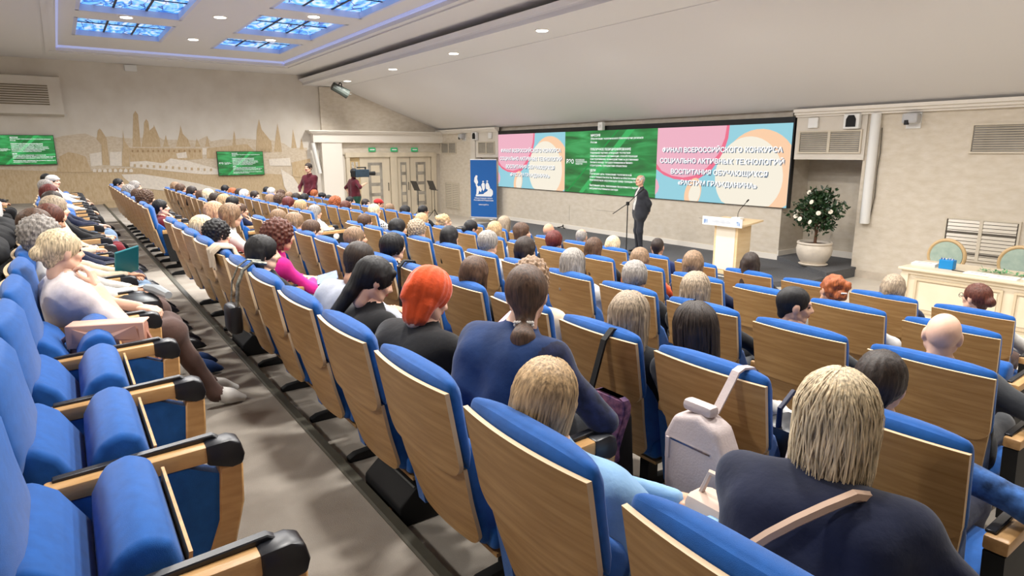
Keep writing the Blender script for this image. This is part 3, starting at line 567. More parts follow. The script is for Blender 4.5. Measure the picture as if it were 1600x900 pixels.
# ------------------------------------------------------------------ hair, modelled in head space
def strands(n, r, zlo, seed, wid=.006, wav=.006, front=.35, cz=.03, jit=.02):
    g = np.random.default_rng(seed); V = []; F = []
    for i in range(n):
        ph = g.uniform(front, 2*math.pi-front)+math.pi/2      # angle round the head, gap at the face (+y)
        rr = np.array(r)*(1+g.uniform(-.02, .06)); L = g.uniform(.72, 1.1); pts = []
        st = g.uniform(.05, .5)
        for t in np.linspace(0, 1, 11):
            th = st+t*2.0
            if th < math.pi/2: p = np.array([rr[0]*math.sin(th)*math.cos(ph), rr[1]*math.sin(th)*math.sin(ph)-.012, cz+rr[2]*math.cos(th)])
            else:
                q = (th-math.pi/2)/(2.0+st-math.pi/2); k = 1-.10*q*q
                p = np.array([rr[0]*k*math.cos(ph), rr[1]*k*math.sin(ph)-.012, cz+(zlo*L-cz)*q])
            a = wav*t; p = p+np.array([math.sin(6*t+i)*a, math.cos(5*t+i*1.7)*a, 0]); pts.append(p)
        pts = np.array(pts); w_ = wid*g.uniform(.6, 1.3)
        for k, p in enumerate(pts):
            rad = unit(np.array([p[0], p[1]+.012, max(p[2]-cz, 0)])+1e-6); d = unit(pts[min(k+1, 10)]-pts[max(k-1, 0)]); sd = unit(np.cross(d, rad)); ww = w_*(1 if k < 9 else (.7 if k == 9 else .15))
            V += [p-sd*ww, p+rad*ww*.6, p+sd*ww]
            if k: b_ = len(V)-6; F += [(b_, b_+1, b_+4, b_+3), (b_+1, b_+2, b_+5, b_+4)]
    return np.array(V), np.array(F)
def hair_mesh(style):
    face = [ell((0, .105, -.045), (.060, .075, .088)), ell((0, .13, .03), (.052, .06, .045))]
    cran = lambda g, dz=0: ell((0, -.018, .032+dz), (.074+g, .095+g, .088+g))
    h = .0085; k = .02; sub = list(face); amp = .0025; st = None; fq = 38
    if style == 'short': add = [cran(.013), cap((0, -.06, -.03), (0, -.055, -.07), .05, .035), cap((-.07, -.01, 0), (-.07, 0, -.025), .014), cap((.07, -.01, 0), (.07, 0, -.025), .014)]; sub += [ell((0, .07, -.10), (.12, .09, .1))]
    elif style == 'crop': add = [cran(.007), cap((0, -.055, -.02), (0, -.06, -.06), .045, .035)]; sub += [ell((0, .07, -.10), (.12, .09, .1))]; amp = .001
    elif style == 'fringe': add = [cran(.006), cap((0, -.06, -.02), (0, -.06, -.06), .045, .035)]; sub += [ell((0, .03, .10), (.07, .10, .07)), ell((0, .07, -.10), (.12, .09, .1))]; amp = .001
    elif style == 'bald': add = [cap((-.055, -.06, -.035), (.055, -.06, -.035), .024), cap((-.073, -.02, -.02), (-.055, -.07, -.04), .012), cap((.073, -.02, -.02), (.055, -.07, -.04), .012)]; amp = .0005
    elif style == 'shortf': add = [cran(.022, .004), cap((0, -.07, -.02), (0, -.06, -.085), .055, .03), cap((-.075, -.01, .01), (-.075, .005, -.035), .02, .014), cap((.075, -.01, .01), (.075, .005, -.035), .02, .014)]; amp = .004
    elif style == 'curlyshort': add = [cran(.028, .006), cap((0, -.07, -.02), (0, -.06, -.08), .06, .035)]; amp = .010; fq = 60
    elif style == 'curly': add = [cran(.04, .006), cap((-.08, -.03, 0), (-.08, -.02, -.07), .045, .035), cap((.08, -.03, 0), (.08, -.02, -.07), .045, .035), cap((0, -.08, 0), (0, -.07, -.1), .065, .05)]; amp = .012; fq = 55
    elif style in ('bob', 'bobneat'):
        st = (240, (.095, .114, .110), -.125, .0045, .003) if style == 'bobneat' else None; add = [cran(.022, .004), cap((-.078, -.02, .02), (-.078, -.005, -.10), .026, .022), cap((.078, -.02, .02), (.078, -.005, -.10), .026, .022), cap((-.04, -.075, 0), (-.045, -.07, -.115), .045, .03), cap((.04, -.075, 0), (.045, -.07, -.115), .045, .03)]
    elif style == 'bobmess': add = [cran(.02, .004), cap((-.072, -.02, .02), (-.072, -.005, -.12), .026, .02), cap((.072, -.02, .02), (.072, -.005, -.12), .026, .02), cap((-.04, -.07, 0), (-.045, -.065, -.13), .042, .028), cap((.04, -.07, 0), (.045, -.065, -.13), .042, .028)]; st = (1100, (.093, .115, .111), -.185, .0024, .020)
    elif style == 'long': add = [cran(.02, .004), cap((-.078, -.03, .02), (-.09, -.03, -.2), .026, .03), cap((.078, -.03, .02), (.09, -.03, -.2), .026, .03), cap((-.04, -.075, 0), (-.045, -.1, -.26), .045, .035), cap((.04, -.075, 0), (.045, -.1, -.26), .045, .035)]
    elif style == 'longs': add = [cran(.02, .004), cap((-.078, -.03, .02), (-.085, -.035, -.17), .026, .025), cap((.078, -.03, .02), (.085, -.035, -.17), .026, .025), cap((-.04, -.075, 0), (-.045, -.09, -.21), .045, .03), cap((.04, -.075, 0), (.045, -.09, -.21), .045, .03)]; st = (300, (.094, .116, .110), -.22, .0045, .006)
    elif style in ('bun', 'updo'):
        add = [cran(.013), cap((0, -.06, -.03), (0, -.055, -.06), .05, .04)]
        add += [ell((0, -.125, -.01), (.042, .036, .042))] if style == 'bun' else [ell((0, -.115, -.02), (.05, .04, .045)), ell((.03, -.1, .05), (.05, .05, .045)), ell((-.03, -.095, .07), (.05, .05, .045))]
        sub += [ell((0, .07, -.10), (.12, .09, .1))]; amp = .003 if style == 'bun' else .007
    elif style == 'pony': add = [cran(.016), cap((0, -.07, -.03), (0, -.07, -.1), .055, .036), cap((0, -.10, -.10), (0, -.165, -.155), .032, .045), cap((0, -.165, -.155), (0, -.205, -.25), .05, .022)]; sub += [ell((0, .07, -.10), (.12, .09, .1))]; amp = .0015
    elif style == 'ponylow': add = [cran(.018), cap((-.074, 0, .03), (-.07, .03, -.01), .02, .014), cap((.074, 0, .03), (.07, .03, -.01), .02, .014), cap((0, -.08, -.02), (0, -.1, -.1), .055, .04), cap((0, -.1, -.1), (-.02, -.14, -.27), .042, .035), cap((-.045, .07, .075), (.045, .07, .075), .018)]; sub = [ell((0, .115, -.05), (.062, .07, .085)), ell((0, .07, -.11), (.12, .09, .09))]
    elif style == 'scarf': add = [cran(.024, .002), cap((-.04, -.03, -.05), (-.03, -.03, -.11), .05, .045), cap((.04, -.03, -.05), (.03, -.03, -.11), .05, .045), cap((0, .045, -.105), (0, -.02, -.12), .035, .045), cap((0, -.07, -.04), (0, -.055, -.12), .058, .045), cap((.0, -.12, .0), (0, -.13, -.05), .03, .02)]; sub = [ell((0, .11, -.03), (.058, .07, .085))]; amp = .0035; fq = 9
    elif style == 'cap': add = [ell((0, -.015, .06), (.095, .112, .075)), cap((-.03, .1, .045), (.03, .1, .045), .014)]; sub = [ell((0, .12, -.02), (.07, .07, .06))]; amp = .0005
    else: raise KeyError(style)
    V, F, L = sdf_mesh(add, h, k, sub, .008)
    an = np.arctan2(V[:, 1]+.015, V[:, 0]); rad = V-np.array([0, -.015, .03]); rad /= np.linalg.norm(rad, axis=1)[:, None]
    if style in ('curly', 'curlyshort', 'updo'): dsp = np.sin(V[:, 0]*fq*2.1+np.sin(V[:, 2]*fq))*np.sin(V[:, 1]*fq*1.9+1)*np.sin(V[:, 2]*fq*2+2)*1.2
    else: dsp = np.sin(an*fq+np.sin(V[:, 2]*20)*1.2)*.6+np.sin(an*17+V[:, 2]*12)*.5
    V = V+rad*(dsp*amp)[:, None]
    if st:
        v2, f2 = strands(st[0], st[1], st[2], 5, st[3], st[4]); F = np.concatenate([F, f2+len(V)]); V = np.concatenate([V, v2])
    return V, F
HAIRM = {}
def hair_data(style, col):
    if (style, col) in HAIRM: return HAIRM[(style, col)]
    if style not in HAIRM: HAIRM[style] = hair_mesh(style)
    V, F = HAIRM[style]; me = np_mesh('hair', V, F, np.zeros(len(F), int), [hair_mat(col)]); HAIRM[(style, col)] = me; return me
HC = dict(bk=(22, 20, 22), db=(48, 36, 30), br=(84, 60, 44), lb=(140, 112, 86), bl=(190, 158, 116), pb=(222, 200, 164), ash=(164, 146, 124), gr=(150, 144, 138), wh=(214, 208, 200), rd=(92, 48, 34), mr=(96, 34, 30), sr=(196, 154, 122), **{'or': (160, 84, 42)}, orscarf=(226, 84, 34), red=(190, 44, 34), white=(225, 222, 215))
def hair_mat(col):
    c = HC[col]
    if col in ('orscarf', 'red', 'white'): return mat('cloth_'+col, c, .85, .15, 14, .3, 60, sheen=.4, spec=.2)
    d = tuple(int(x*.62) for x in c); l = tuple(min(255, int(x*1.12+6)) for x in c)
    return mat('hair_'+col, d, .5, .3, 9, .16, 24, stretch=(14, 14, 1.6), rgb2=l, spec=.35)
# ================================================================== auditorium seats
LAST = {('n', -1): -.25, ('n', 0): -.66, ('n', 1): -.83, ('n', 2): -1.12, ('n', 3): -1.42, ('n', 4): -1.77, ('n', 5): -2.02,
        ('f', -1): -9.35, ('f', 0): -9.6, ('f', 1): -9.85, ('f', 2): -10.1, ('f', 3): -10.35, ('f', 4): -10.6, ('f', 5): -10.87}
PITCH = .63
def seatX(k, s, i): return LAST[(s, k)]+.26-PITCH*i
def sheet(prof, hw, thick, bow, corner_top=0, corner_bot=.06, nu=22):
    """bent plywood panel: prof = [(z, y_rear)], half widths hw(z), bowed forward at its edges"""
    zs = [p[0] for p in prof]; ztop, zbot = zs[0], zs[-1]
    us = np.sin(np.linspace(-1, 1, nu+1)*math.pi/2); R = []; Fv = []
    for t in np.linspace(0, 1, 9):
        rowR = []; rowF = []
        for u in us:
            a = max(0, abs(u)-.72)/.28; zb = zbot+corner_bot*(1-math.sqrt(max(0, 1-a*a))); zt = ztop-corner_top*(1-math.sqrt(max(0, 1-a*a)))
            z = zt+(zb-zt)*t; y = np.interp(-z, [-q for q in zs], [p[1] for p in prof]); x = u*np.interp(-z, [-ztop, -zbot], hw)
            y += bow*u*u
            rowR.append((x, y, z)); rowF.append((x, y+thick, z))
        R.append(rowR); Fv.append(rowF)
    n = nu+1; k = 9; vs = [p for r in R for p in r]+[p for r in Fv for p in r]; o = n*k
    fs = []; ms = []
    for i in range(k-1):
        for j in range(nu):
            a = i*n+j; fs.append((a, a+n, a+n+1, a+1)); ms.append(0); fs.append((o+a, o+a+1, o+a+n+1, o+a+n)); ms.append(0)
    for j in range(nu): fs.append((j, j+1, o+j+1, o+j)); ms.append(1); a = (k-1)*n+j; fs.append((a+1, a, o+a, o+a+1)); ms.append(1)
    for i in range(k-1): a = i*n; fs.append((a, o+a, o+a+n, a+n)); ms.append(1); a = i*n+nu; fs.append((a, a+n, o+a+n, o+a)); ms.append(1)
    m = MB(); m.v = vs; m.f = fs; m.m = ms; return m
def rprism(pts, x0, x1, r, seg=3, fn=None, cuts=0):
    bm = bmesh.new(); A = [bm.verts.new((x0, p[0], p[1])) for p in pts]; B = [bm.verts.new((x1, p[0], p[1])) for p in pts]; n = len(pts)
    bm.faces.new(A[::-1]); bm.faces.new(B)
    for i in range(n): bm.faces.new((A[i], A[(i+1) % n], B[(i+1) % n], B[i]))
    bmesh.ops.recalc_face_normals(bm, faces=bm.faces[:])
    es = [e for e in bm.edges if (abs(e.verts[0].co.x-e.verts[1].co.x) < 1e-6) or e.calc_face_angle(0) > .7]
    bmesh.ops.bevel(bm, geom=es, offset=r, segments=seg, affect='EDGES', profile=.5, clamp_overlap=True)
    for c in range(1, cuts):
        bmesh.ops.bisect_plane(bm, geom=bm.verts[:]+bm.edges[:]+bm.faces[:], plane_co=(x0+(x1-x0)*c/cuts, 0, 0), plane_no=(1, 0, 0))
    bm.verts.index_update(); m = MB(); m.v = [tuple(fn(v.co)) if fn else tuple(v.co) for v in bm.verts]; m.f = [tuple(v.index for v in f.verts) for f in bm.faces]; m.m = [0]*len(m.f); bm.free(); return m
CH = {}
CH['upper_panel'] = sheet([(.93, .0), (.625, .058)], (.262, .256), .016, .022).mesh('upper_panel', [M_WOOD, M_PLY], True)
CH['lower_panel'] = sheet([(.66, .068), (.52, .10), (.33, .155)], (.25, .215), .014, .02, corner_bot=.07).mesh('lower_panel', [M_WOOD, M_PLY], True)
bowf = lambda c: (c.x, (lambda yr: yr+(c.y-yr)*(1-.62*abs(c.x/.258)**3))((.93-c.z)*.19+.018)+.022*(c.x/.26)**2, c.z-.012*abs(c.x/.258)**3)
CH['back_cushion'] = rprism([(.018, .90), (.020, .945), (.050, .968), (.095, .962), (.125, .92), (.135, .82), (.150, .72), (.12, .66), (.075, .70)], -.258, .258, .022, 3, bowf, 10).mesh('back_cushion', M_BLUE, True)
CH['lumbar_cushion'] = rprism([(.085, .70), (.145, .725), (.20, .68), (.255, .58), (.275, .46), (.265, .36), (.18, .33), (.135, .50)], -.222, .222, .024, 3).mesh('lumbar_cushion', M_BLUE, True)
CH['seat_cushion'] = rprism([(.20, .32), (.20, .40), (.30, .415), (.50, .43), (.62, .425), (.665, .39), (.66, .34), (.58, .31)], -.245, .245, .022, 3).mesh('seat_cushion', M_BLUE, True)
CH['seat_cushion_up'] = rprism([(.265, .30), (.250, .50), (.265, .64), (.30, .705), (.355, .725), (.405, .70), (.425, .62), (.405, .45), (.375, .29)], -.245, .245, .022, 3).mesh('seat_cushion', M_BLUE, True)
CH['seat_board'] = MB().prism([(.22, .305), (.62, .325), (.62, .31), (.22, .29)], 0, -.235, .235).mesh('seat_board', M_WOOD)
CH['seat_board_up'] = MB().prism([(.380, .30), (.408, .46), (.430, .66), (.438, .66), (.418, .46), (.390, .30)], 0, -.235, .235).mesh('seat_board', M_WOODL)
def arm_parts():
    a = {}
    a['arm_rail'] = rprism([(.16, .602), (.16, .648), (.56, .665), (.56, .612)], -.033, .033, .008, 2).mesh('arm_rail', M_WOODL, True)
    a['arm_lid'] = rprism([(.18, .646), (.18, .658), (.58, .682), (.60, .668), (.56, .664)], -.036, -.008, .003, 1).mesh('arm_lid', M_BLK, True)
    a['arm_cap'] = rprism([(.552, .605), (.552, .668), (.62, .672), (.650, .660), (.660, .615), (.652, .585), (.62, .58)], -.037, .037, .010, 2).mesh('arm_cap', M_BLK, True)
    a['side_panel'] = MB().prism([(.16, .60), (.50, .61), (.605, .56), (.585, .42), (.535, .29), (.46, .22), (.22, .24)], 0, -.028, .028).mesh('side_panel', M_BLUE)
    a['arm_front'] = rprism([(.585, .59), (.652, .59), (.645, .46), (.605, .31), (.535, .20), (.46, .165), (.455, .215), (.52, .285), (.57, .42)], -.034, .034, .006, 1).mesh('arm_front', M_WOODL, True)
    return a
ARM = arm_parts()
ARM_END = ARM['side_panel'].copy(); ARM_END.materials.clear(); ARM_END.materials.append(M_BLKM)
CH['foot'] = rprism([(.25, .0), (.25, .025), (.29, .045), (.44, .06), (.60, .045), (.62, .0)], -.026, .026, .008, 2).add(*[(lambda m: (m.v, m.f))(MB().box(-.03, .03, .40, .47, .05, .34))][0]).mesh('foot', M_BLKM, True)
ROWN = {5: 'front row', 4: 'second row', 3: 'third row', 2: 'fourth row', 1: 'fifth row', 0: 'sixth row', -1: 'seventh row'}
OCC = {(p[0], p[1], p[2]) for p in PEOPLE}
def seat(k, s, i, n, ends=True):
    x = seatX(k, s, i); occ = (k, s, i) in OCC
    lab = '%s seat from the %s, %s, %s block, %s' % (ORD[i], 'near side aisle' if s == 'n' else 'centre aisle', ROWN[k], 'near' if s == 'n' else 'far', 'in use' if occ else 'blue and oak')
    e = empty('auditorium_seat', (x, rowY(k), floorZ(k)), lab, 'seat', 'blue and oak auditorium seats')
    for nm in ('upper_panel', 'lower_panel', 'back_cushion', 'lumbar_cushion', 'foot'): link(nm, CH[nm], e)
    sc = link('seat_cushion', CH['seat_cushion' if occ else 'seat_cushion_up'], e); link('seat_board', CH['seat_board' if occ else 'seat_board_up'], sc)
    for side in ((-1, 1) if i == 0 else (-1,)):
        for nm in ARM: link(nm, ARM_END if (nm == 'side_panel' and side == 1) else ARM[nm], e, (side*.315, 0, 0))
for s in 'nf':
    for k in range(5, -2, -1):
        if k == -1:
            if s == 'f':
                for i in (0, 2, 4, 6): seat(k, s, i, 12)
            continue
        for i in range(13 if (k, s) == (2, 'n') else 12): seat(k, s, i, 12)
# ================================================================== people
SKIN = [mat('skin_fair', (226, 184, 160), .5, .06, 20, spec=.35), mat('skin_warm', (212, 168, 142), .5, .06, 20, spec=.35), mat('skin_tan', (198, 150, 122), .5, .06, 20, spec=.35)]
M_LIP = mat('lips', (186, 96, 90), .45); M_EYE = mat('eyes', (52, 40, 36), .2)
TOPC = dict(navy=(22, 28, 52), ltblue=(132, 170, 208), royal=(17, 44, 88), black=(20, 20, 22), greyshirt=(160, 164, 174), pink=(190, 30, 122), beige=(196, 180, 158), red=(168, 40, 38), white=(198, 196, 192), vest=(70, 58, 54),
            wine=(104, 24, 34), pattern=(116, 84, 78), grey=(122, 122, 124), teal=(22, 108, 106), fluff=(204, 198, 192), blackw=(34, 34, 38), denim=(54, 92, 150), charcoal=(52, 54, 58), orange=(226, 92, 52), navyb=(24, 36, 76), polka=(220, 218, 214),
            blush=(206, 196, 194), dkgrey=(54, 56, 60), brown=(82, 62, 56), jeans=(112, 134, 160), lace=(22, 28, 58), maroon=(74, 18, 30), suit=(44, 46, 52), green=(30, 66, 52))
def cloth(c):
    if c == 'polka':
        if 'cloth_polka' in MATS: return MATS['cloth_polka']
        m = mat('cloth_polka', TOPC[c], .85); nt = m.node_tree; N = nt.nodes; K = nt.links
        tc = N.new('ShaderNodeTexCoord'); v = N.new('ShaderNodeTexVoronoi'); v.inputs['Scale'].default_value = 26; v.inputs['Randomness'].default_value = .2; K.new(tc.outputs['Object'], v.inputs['Vector'])
        g = N.new('ShaderNodeMath'); g.operation = 'GREATER_THAN'; g.inputs[1].default_value = .3; K.new(v.outputs['Distance'], g.inputs[0])
        mx = N.new('ShaderNodeMix'); mx.data_type = 'RGBA'; K.new(g.outputs[0], mx.inputs[0]); mx.inputs[6].default_value = lin((20, 20, 24)); mx.inputs[7].default_value = lin(TOPC[c]); K.new(mx.outputs[2], N['Principled BSDF'].inputs['Base Color']); return m
    r2 = tuple(min(255, int(x*1.12+4)) for x in TOPC[c])
    big = c in ('fluff', 'lace', 'pattern', 'denim')
    return mat('cloth_'+c, tuple(int(x*(.6 if c in ('lace', 'pattern', 'denim') else .93)) for x in TOPC[c]), .85, .1, 26 if big else 7, .6 if c == 'fluff' else .25, 40 if c == 'fluff' else 26, sheen=.15, rgb2=r2 if not big else tuple(min(255, int(x*1.25+8)) for x in TOPC[c]), spec=.2)
MALE = ('short', 'crop', 'bald', 'fringe', 'cap')
SPK = np.array([-10.1, 10.7])
def sit(k, s, i, X, dy, h, hair, hc, top, desc, o):
    x0 = seatX(k, s, i); off = X-x0
    if abs(off) > .3: x0 = X-.3*(1 if off > 0 else -1)*.0; off = 0
    D = np.array([off, dy, h]); pz = max(.43, h-.55); w = o.get('w', 1.0)
    P = np.array([off*.35+o.get('dx', 0), .31 if dy > .12 else .30, pz+.02])
    if dy > .5: P[1] += .06
    dv = unit(D-P); N = D-dv*.085-np.array([0, .015, .085])
    a = o.get('arms', 'lap'); px = P[0]
    Wl, Wr = np.array([px-.07, P[1]+.27, pz+.17]), np.array([px+.06, P[1]+.29, pz+.17])
    pole = [(-.9, .15, -.4), (.9, .15, -.4)]; hdir = [None, None]; hup = [(0, 0, 1), (0, 0, 1)]
    if a == 'front': Wl, Wr = np.array([px-.09, dy+.22, pz+.2]), np.array([px+.09, dy+.22, pz+.2])
    if a == 'chin': Wr = D+np.array([.05, .13, -.20]); hdir[1] = (-.25, -.25, .9); hup[1] = (.3, .9, .2); pole[1] = (.5, .2, -.9)
    if a == 'phone': Wl, Wr = np.array([D[0]-.07, dy+.26, h-.32]), np.array([D[0]+.13, dy+.24, h-.30]); hdir = [(.45, .5, .7), (-.35, .4, .85)]; hup = [(-.8, .3, .5), (.3, -.8, .5)]
    if a == 'tablet': Wl, Wr = np.array([px-.1, dy+.18, pz+.2]), np.array([px+.1, dy+.2, pz+.2])
    if a == 'armrest': Wr = np.array([.33, P[1]+.22, .72]); pole[1] = (.9, -.5, -.2)
    dirs = SPK-np.array([X, rowY(k)+dy]); byaw = .3*max(-.9, min(.9, math.atan2(-dirs[0], dirs[1])))
    kz = pz+.03; kn = P[1]+.40; fd = o.get('feet', .04 if k else .2)
    J = dict(P=P, N=N, D=D, s=rotz(byaw)@np.array([1., 0, 0]), W=[Wl, Wr], pole=pole, hdir=hdir, hup=hup, bow=.02 if dy < .3 else .04,
             hip=[(px-.085, P[1]+.02, pz+.01), (px+.085, P[1]+.02, pz+.01)], knee=[(px-.1, kn, kz), (px+.1, kn, kz)], ankle=[(px-.1, kn+fd, .085), (px+.1, kn+fd, .085)], toe=[(px-.105, kn+fd+.15, .03), (px+.105, kn+fd+.15, .03)])
    dirs = SPK-np.array([X, rowY(k)+dy]); yaw = math.atan2(-dirs[0], dirs[1])
    yaw = .6*max(-.9, min(.9, yaw))+o.get('yaw', random.uniform(-.15, .15)); yaw = o.get('ay', yaw); fem = hair not in MALE
    V, F, L, Mx = figure(J, w*.96, o.get('vox', .021), fem, o.get('sl', 'long'), .75 if a in ('phone', 'chin') else .28, yaw, o.get('pitch', random.uniform(-.12, .05)), o.get('tilt', random.uniform(-.08, .08)), hs=o.get('hs', .90 if hair != 'none' else .96), skirt=o.get('skirt', fem and random.random() < .4))
    if 'acc' in o:       # lace sleeves
        C = V[F].mean(1); q = (L == 1) & (np.abs(C[:, 0]-D[0]) > .185*w); L[q] = 6
    if 'acc2' in o:
        C = V[F].mean(1); q = (L == 1) & (np.abs(C[:, 0]-D[0]) > .155*w); L[q] = 6
    if 'accR' in o:
        C = V[F].mean(1); q = (L == 1) & (C[:, 0]-D[0] > .11*w); L[q] = 6
    sk = SKIN[random.randrange(3)]; bot = o.get('bot', random.choice(['black', 'dkgrey', 'navy', 'brown', 'black']))
    acc = o.get('acc', o.get('acc2', o.get('accR', top)))
    me = np_mesh('person', V, F, L, [sk, cloth(top), cloth(bot), cloth(o.get('shoe', 'black')) if o.get('shoe') else M_BLK, M_LIP, M_EYE, cloth(acc)])
    lab = '%s, %s' % (desc, ROWN[k]+(' near block' if s == 'n' else ' far block'))
    e = link('person', me, None, (x0, rowY(k), floorZ(k)), lab, 'person', 'seated audience')
    if hair != 'none':
        ho = link('headscarf' if hair == 'scarf' else 'hat' if hair == 'cap' else 'hair', hair_data(hair, hc), e); ho.matrix_local = Mx
        if hair == 'cap':
            ho = link('hair', hair_data('crop', 'db'), e); ho.matrix_local = Mx
    return e, J, Mx
FIG = {}
for p in PEOPLE:
    FIG[(p[0], p[1], p[2])] = sit(*p)
# hair clip of the ponytail
def clip_on(key, pts, r, m, name):
    e, J, Mx = FIG[key]; mb = MB()
    for q in pts: mb.lathe([(0, -r), (r*.7, -r*.7), (r, 0), (r*.7, r*.7), (0, r)], q, 8)
    o = put(name, mb, m, e, True); o.matrix_local = Mx
M_PEARL = mat('pearl', (232, 228, 220), .25)
clip_on((1, 'n', 2), [(-.035+.01*j, -.128-.006*(i % 2), -.105+.012*i) for i in range(2) for j in range(8)], .0075, M_PEARL, 'hair_clip')
clip_on((4, 'n', 1), [(-.02+.012*j, -.15, .0) for j in range(4)], .007, M_PEARL, 'hair_clip')
def glasses(key):
    e, J, Mx = FIG[key]; mb = MB()
    for s in (-1, 1):
        mb.tube([(s*.033+.024*math.cos(t), .108, .008+.019*math.sin(t)) for t in np.linspace(0, 2*math.pi, 13)], .0022, 5, cap=False); mb.tube([(s*.057, .106, .012), (s*.08, .06, .014), (s*.08, -.01, .008)], .002, 5)
    mb.tube([(-.009, .109, .010), (.009, .109, .010)], .002, 5); o = put('glasses', mb, M_BLKM, e, True); o.matrix_local = Mx
for kk in ((5, 'n', 0), (2, 'n', 11)):
    if kk in FIG: glasses(kk)
# ---- standing people
def stand(loc, rz, hgt, hair, hc, top, bot, lab, W, pole, hdir=(None, None), hup=((0, 0, 1), (0, 0, 1)), yaw=0, pitch=0, w=1.0, shirt=None, sl='long', curl=.28, shoe='black', grp=None):
    q = hgt/1.75; P = np.array([0, 0, .93*q]); N = np.array([0, -.01, 1.44*q]); D = np.array([0, .03, 1.635*q])
    J = dict(P=P, N=N, D=D, s=np.array([1., 0, 0]), W=W, pole=pole, hdir=hdir, hup=hup, bow=.01, hip=[(-.085, 0, .9*q), (.085, 0, .9*q)], knee=[(-.1, .02, .5*q), (.11, .03, .5*q)], ankle=[(-.11, -.02, .08), (.13, -.01, .08)], toe=[(-.13, .16, .03), (.18, .16, .03)])
    ex = [cap((-.1, 0, .93*q), (.1, 0, .93*q), .12*w, .12*w, 1), cap((-.09, .01, 1.05*q), (.09, .01, 1.05*q), .118*w, None, 1), cap((-.105, 0, .86*q), (.105, 0, .86*q), .118*w, None, 1)] if shirt else [cap((-.08, 0, 1.0*q), (.08, 0, 1.0*q), .12*w, None, 1)]
    V, F, L, Mx = figure(J, w, .014, hair not in MALE, sl, curl, yaw, pitch, hs=1.02, extra=ex)
    if shirt:
        C = V[F].mean(1); a = np.clip((C[:, 2]-.86*q)/(.56*q), 0, 1); z = (L == 1) & (C[:, 1] > .03) & (np.abs(C[:, 0]) < .035+.035*np.sin(a*3.1)+.012) & (C[:, 2] > .88*q); L[z] = 6
    me = np_mesh('person', V, F, L, [SKIN[1], cloth(top), cloth(bot), M_BLK, M_LIP, M_EYE, cloth(shirt or top)])
    e = link('person', me, None, loc, lab, 'person', grp, rz=rz); ho = link('hair', hair_data(hair, hc), e); ho.matrix_local = Mx; return e, Mx
spk, mx = stand((-10.22, 10.72, .1), math.radians(150), 1.76, 'fringe', 'wh', 'suit', 'suit', 'grey-haired speaker in a dark suit and open white shirt on stage', [(-.10, -.17, .93), (.09, -.18, .95)], [(-.9, -.5, 0), (.9, -.5, 0)], ((.9, -.1, -.2), (-.9, -.1, -.2)), ((0, -1, 0), (0, -1, 0)), yaw=.35, w=1.12, shirt='white')
o = put('wristwatch', MB(), M_BLK) if False else None
mar, _ = stand((-17.2, 5.45, .30), math.radians(215), 1.80, 'short', 'db', 'maroon', 'black', 'standing person in a maroon sweater beside the mural wall', [(-.06, .24, 1.02), (.16, .24, 1.05)], [(-.9, -.5, -.2), (.9, -.5, -.2)], yaw=0)
cmn, _ = stand((-17.9, 6.95, .12), math.radians(5), 1.80, 'short', 'bk', 'maroon', 'green', 'camera operator in a maroon T-shirt filming by the doors', [(-.34, .02, 1.02), (.30, .16, 1.36)], [(-.9, -.5, 0), (.9, -.4, -.5)], sl='short', yaw=.1, w=1.1)
# ================================================================== screens
def em(name, rgb, s=1.0):
    m = mat('screen_'+name, rgb, .4, emit=s, spec=.1); m.node_tree.nodes['Principled BSDF'].inputs['Base Color'].default_value = (.02, .02, .02, 1); return m
SE = 1.0
EM_W = em('white', (252, 252, 252), SE*1.15); EM_BLUE = em('sky', (150, 208, 222), SE); EM_PINK = em('pink', (238, 178, 196), SE); EM_RIM = em('coral', (238, 112, 140), SE)
EM_OR = em('apricot', (250, 206, 168), SE); EM_CR = em('cream', (246, 238, 220), SE); EM_SH = em('letter_shadow', (96, 118, 140), SE*.8)
def green_mat():
    m = bpy.data.materials.new('screen_green_leaf'); m.use_nodes = True; N = m.node_tree.nodes; K = m.node_tree.links; b = N['Principled BSDF']
    tc = N.new('ShaderNodeTexCoord'); mp = N.new('ShaderNodeMapping'); mp.inputs['Rotation'].default_value = (0, 0, .7); mp.inputs['Scale'].default_value = (1, 5, 1); K.new(tc.outputs['UV'], mp.inputs[0])
    n = N.new('ShaderNodeTexNoise'); n.inputs['Scale'].default_value = 1.3; n.inputs['Detail'].default_value = 3; n.inputs['Distortion'].default_value = .6; K.new(mp.outputs[0], n.inputs[0])
    r = N.new('ShaderNodeValToRGB'); e = r.color_ramp.elements; e[0].position = .35; e[0].color = lin((8, 92, 34)); e[1].position = .75; e[1].color = lin((70, 190, 110)); q = e.new(.52); q.color = lin((16, 132, 56)); K.new(n.outputs[0], r.inputs[0])
    b.inputs['Base Color'].default_value = (.02, .02, .02, 1); K.new(r.outputs[0], b.inputs['Emission Color']); b.inputs['Emission Strength'].default_value = SE*.95; b.inputs['Roughness'].default_value = .4; return m
M_GREEN = green_mat()
BLK_SCR = mat('screen_bezel', (10, 11, 14), .4)
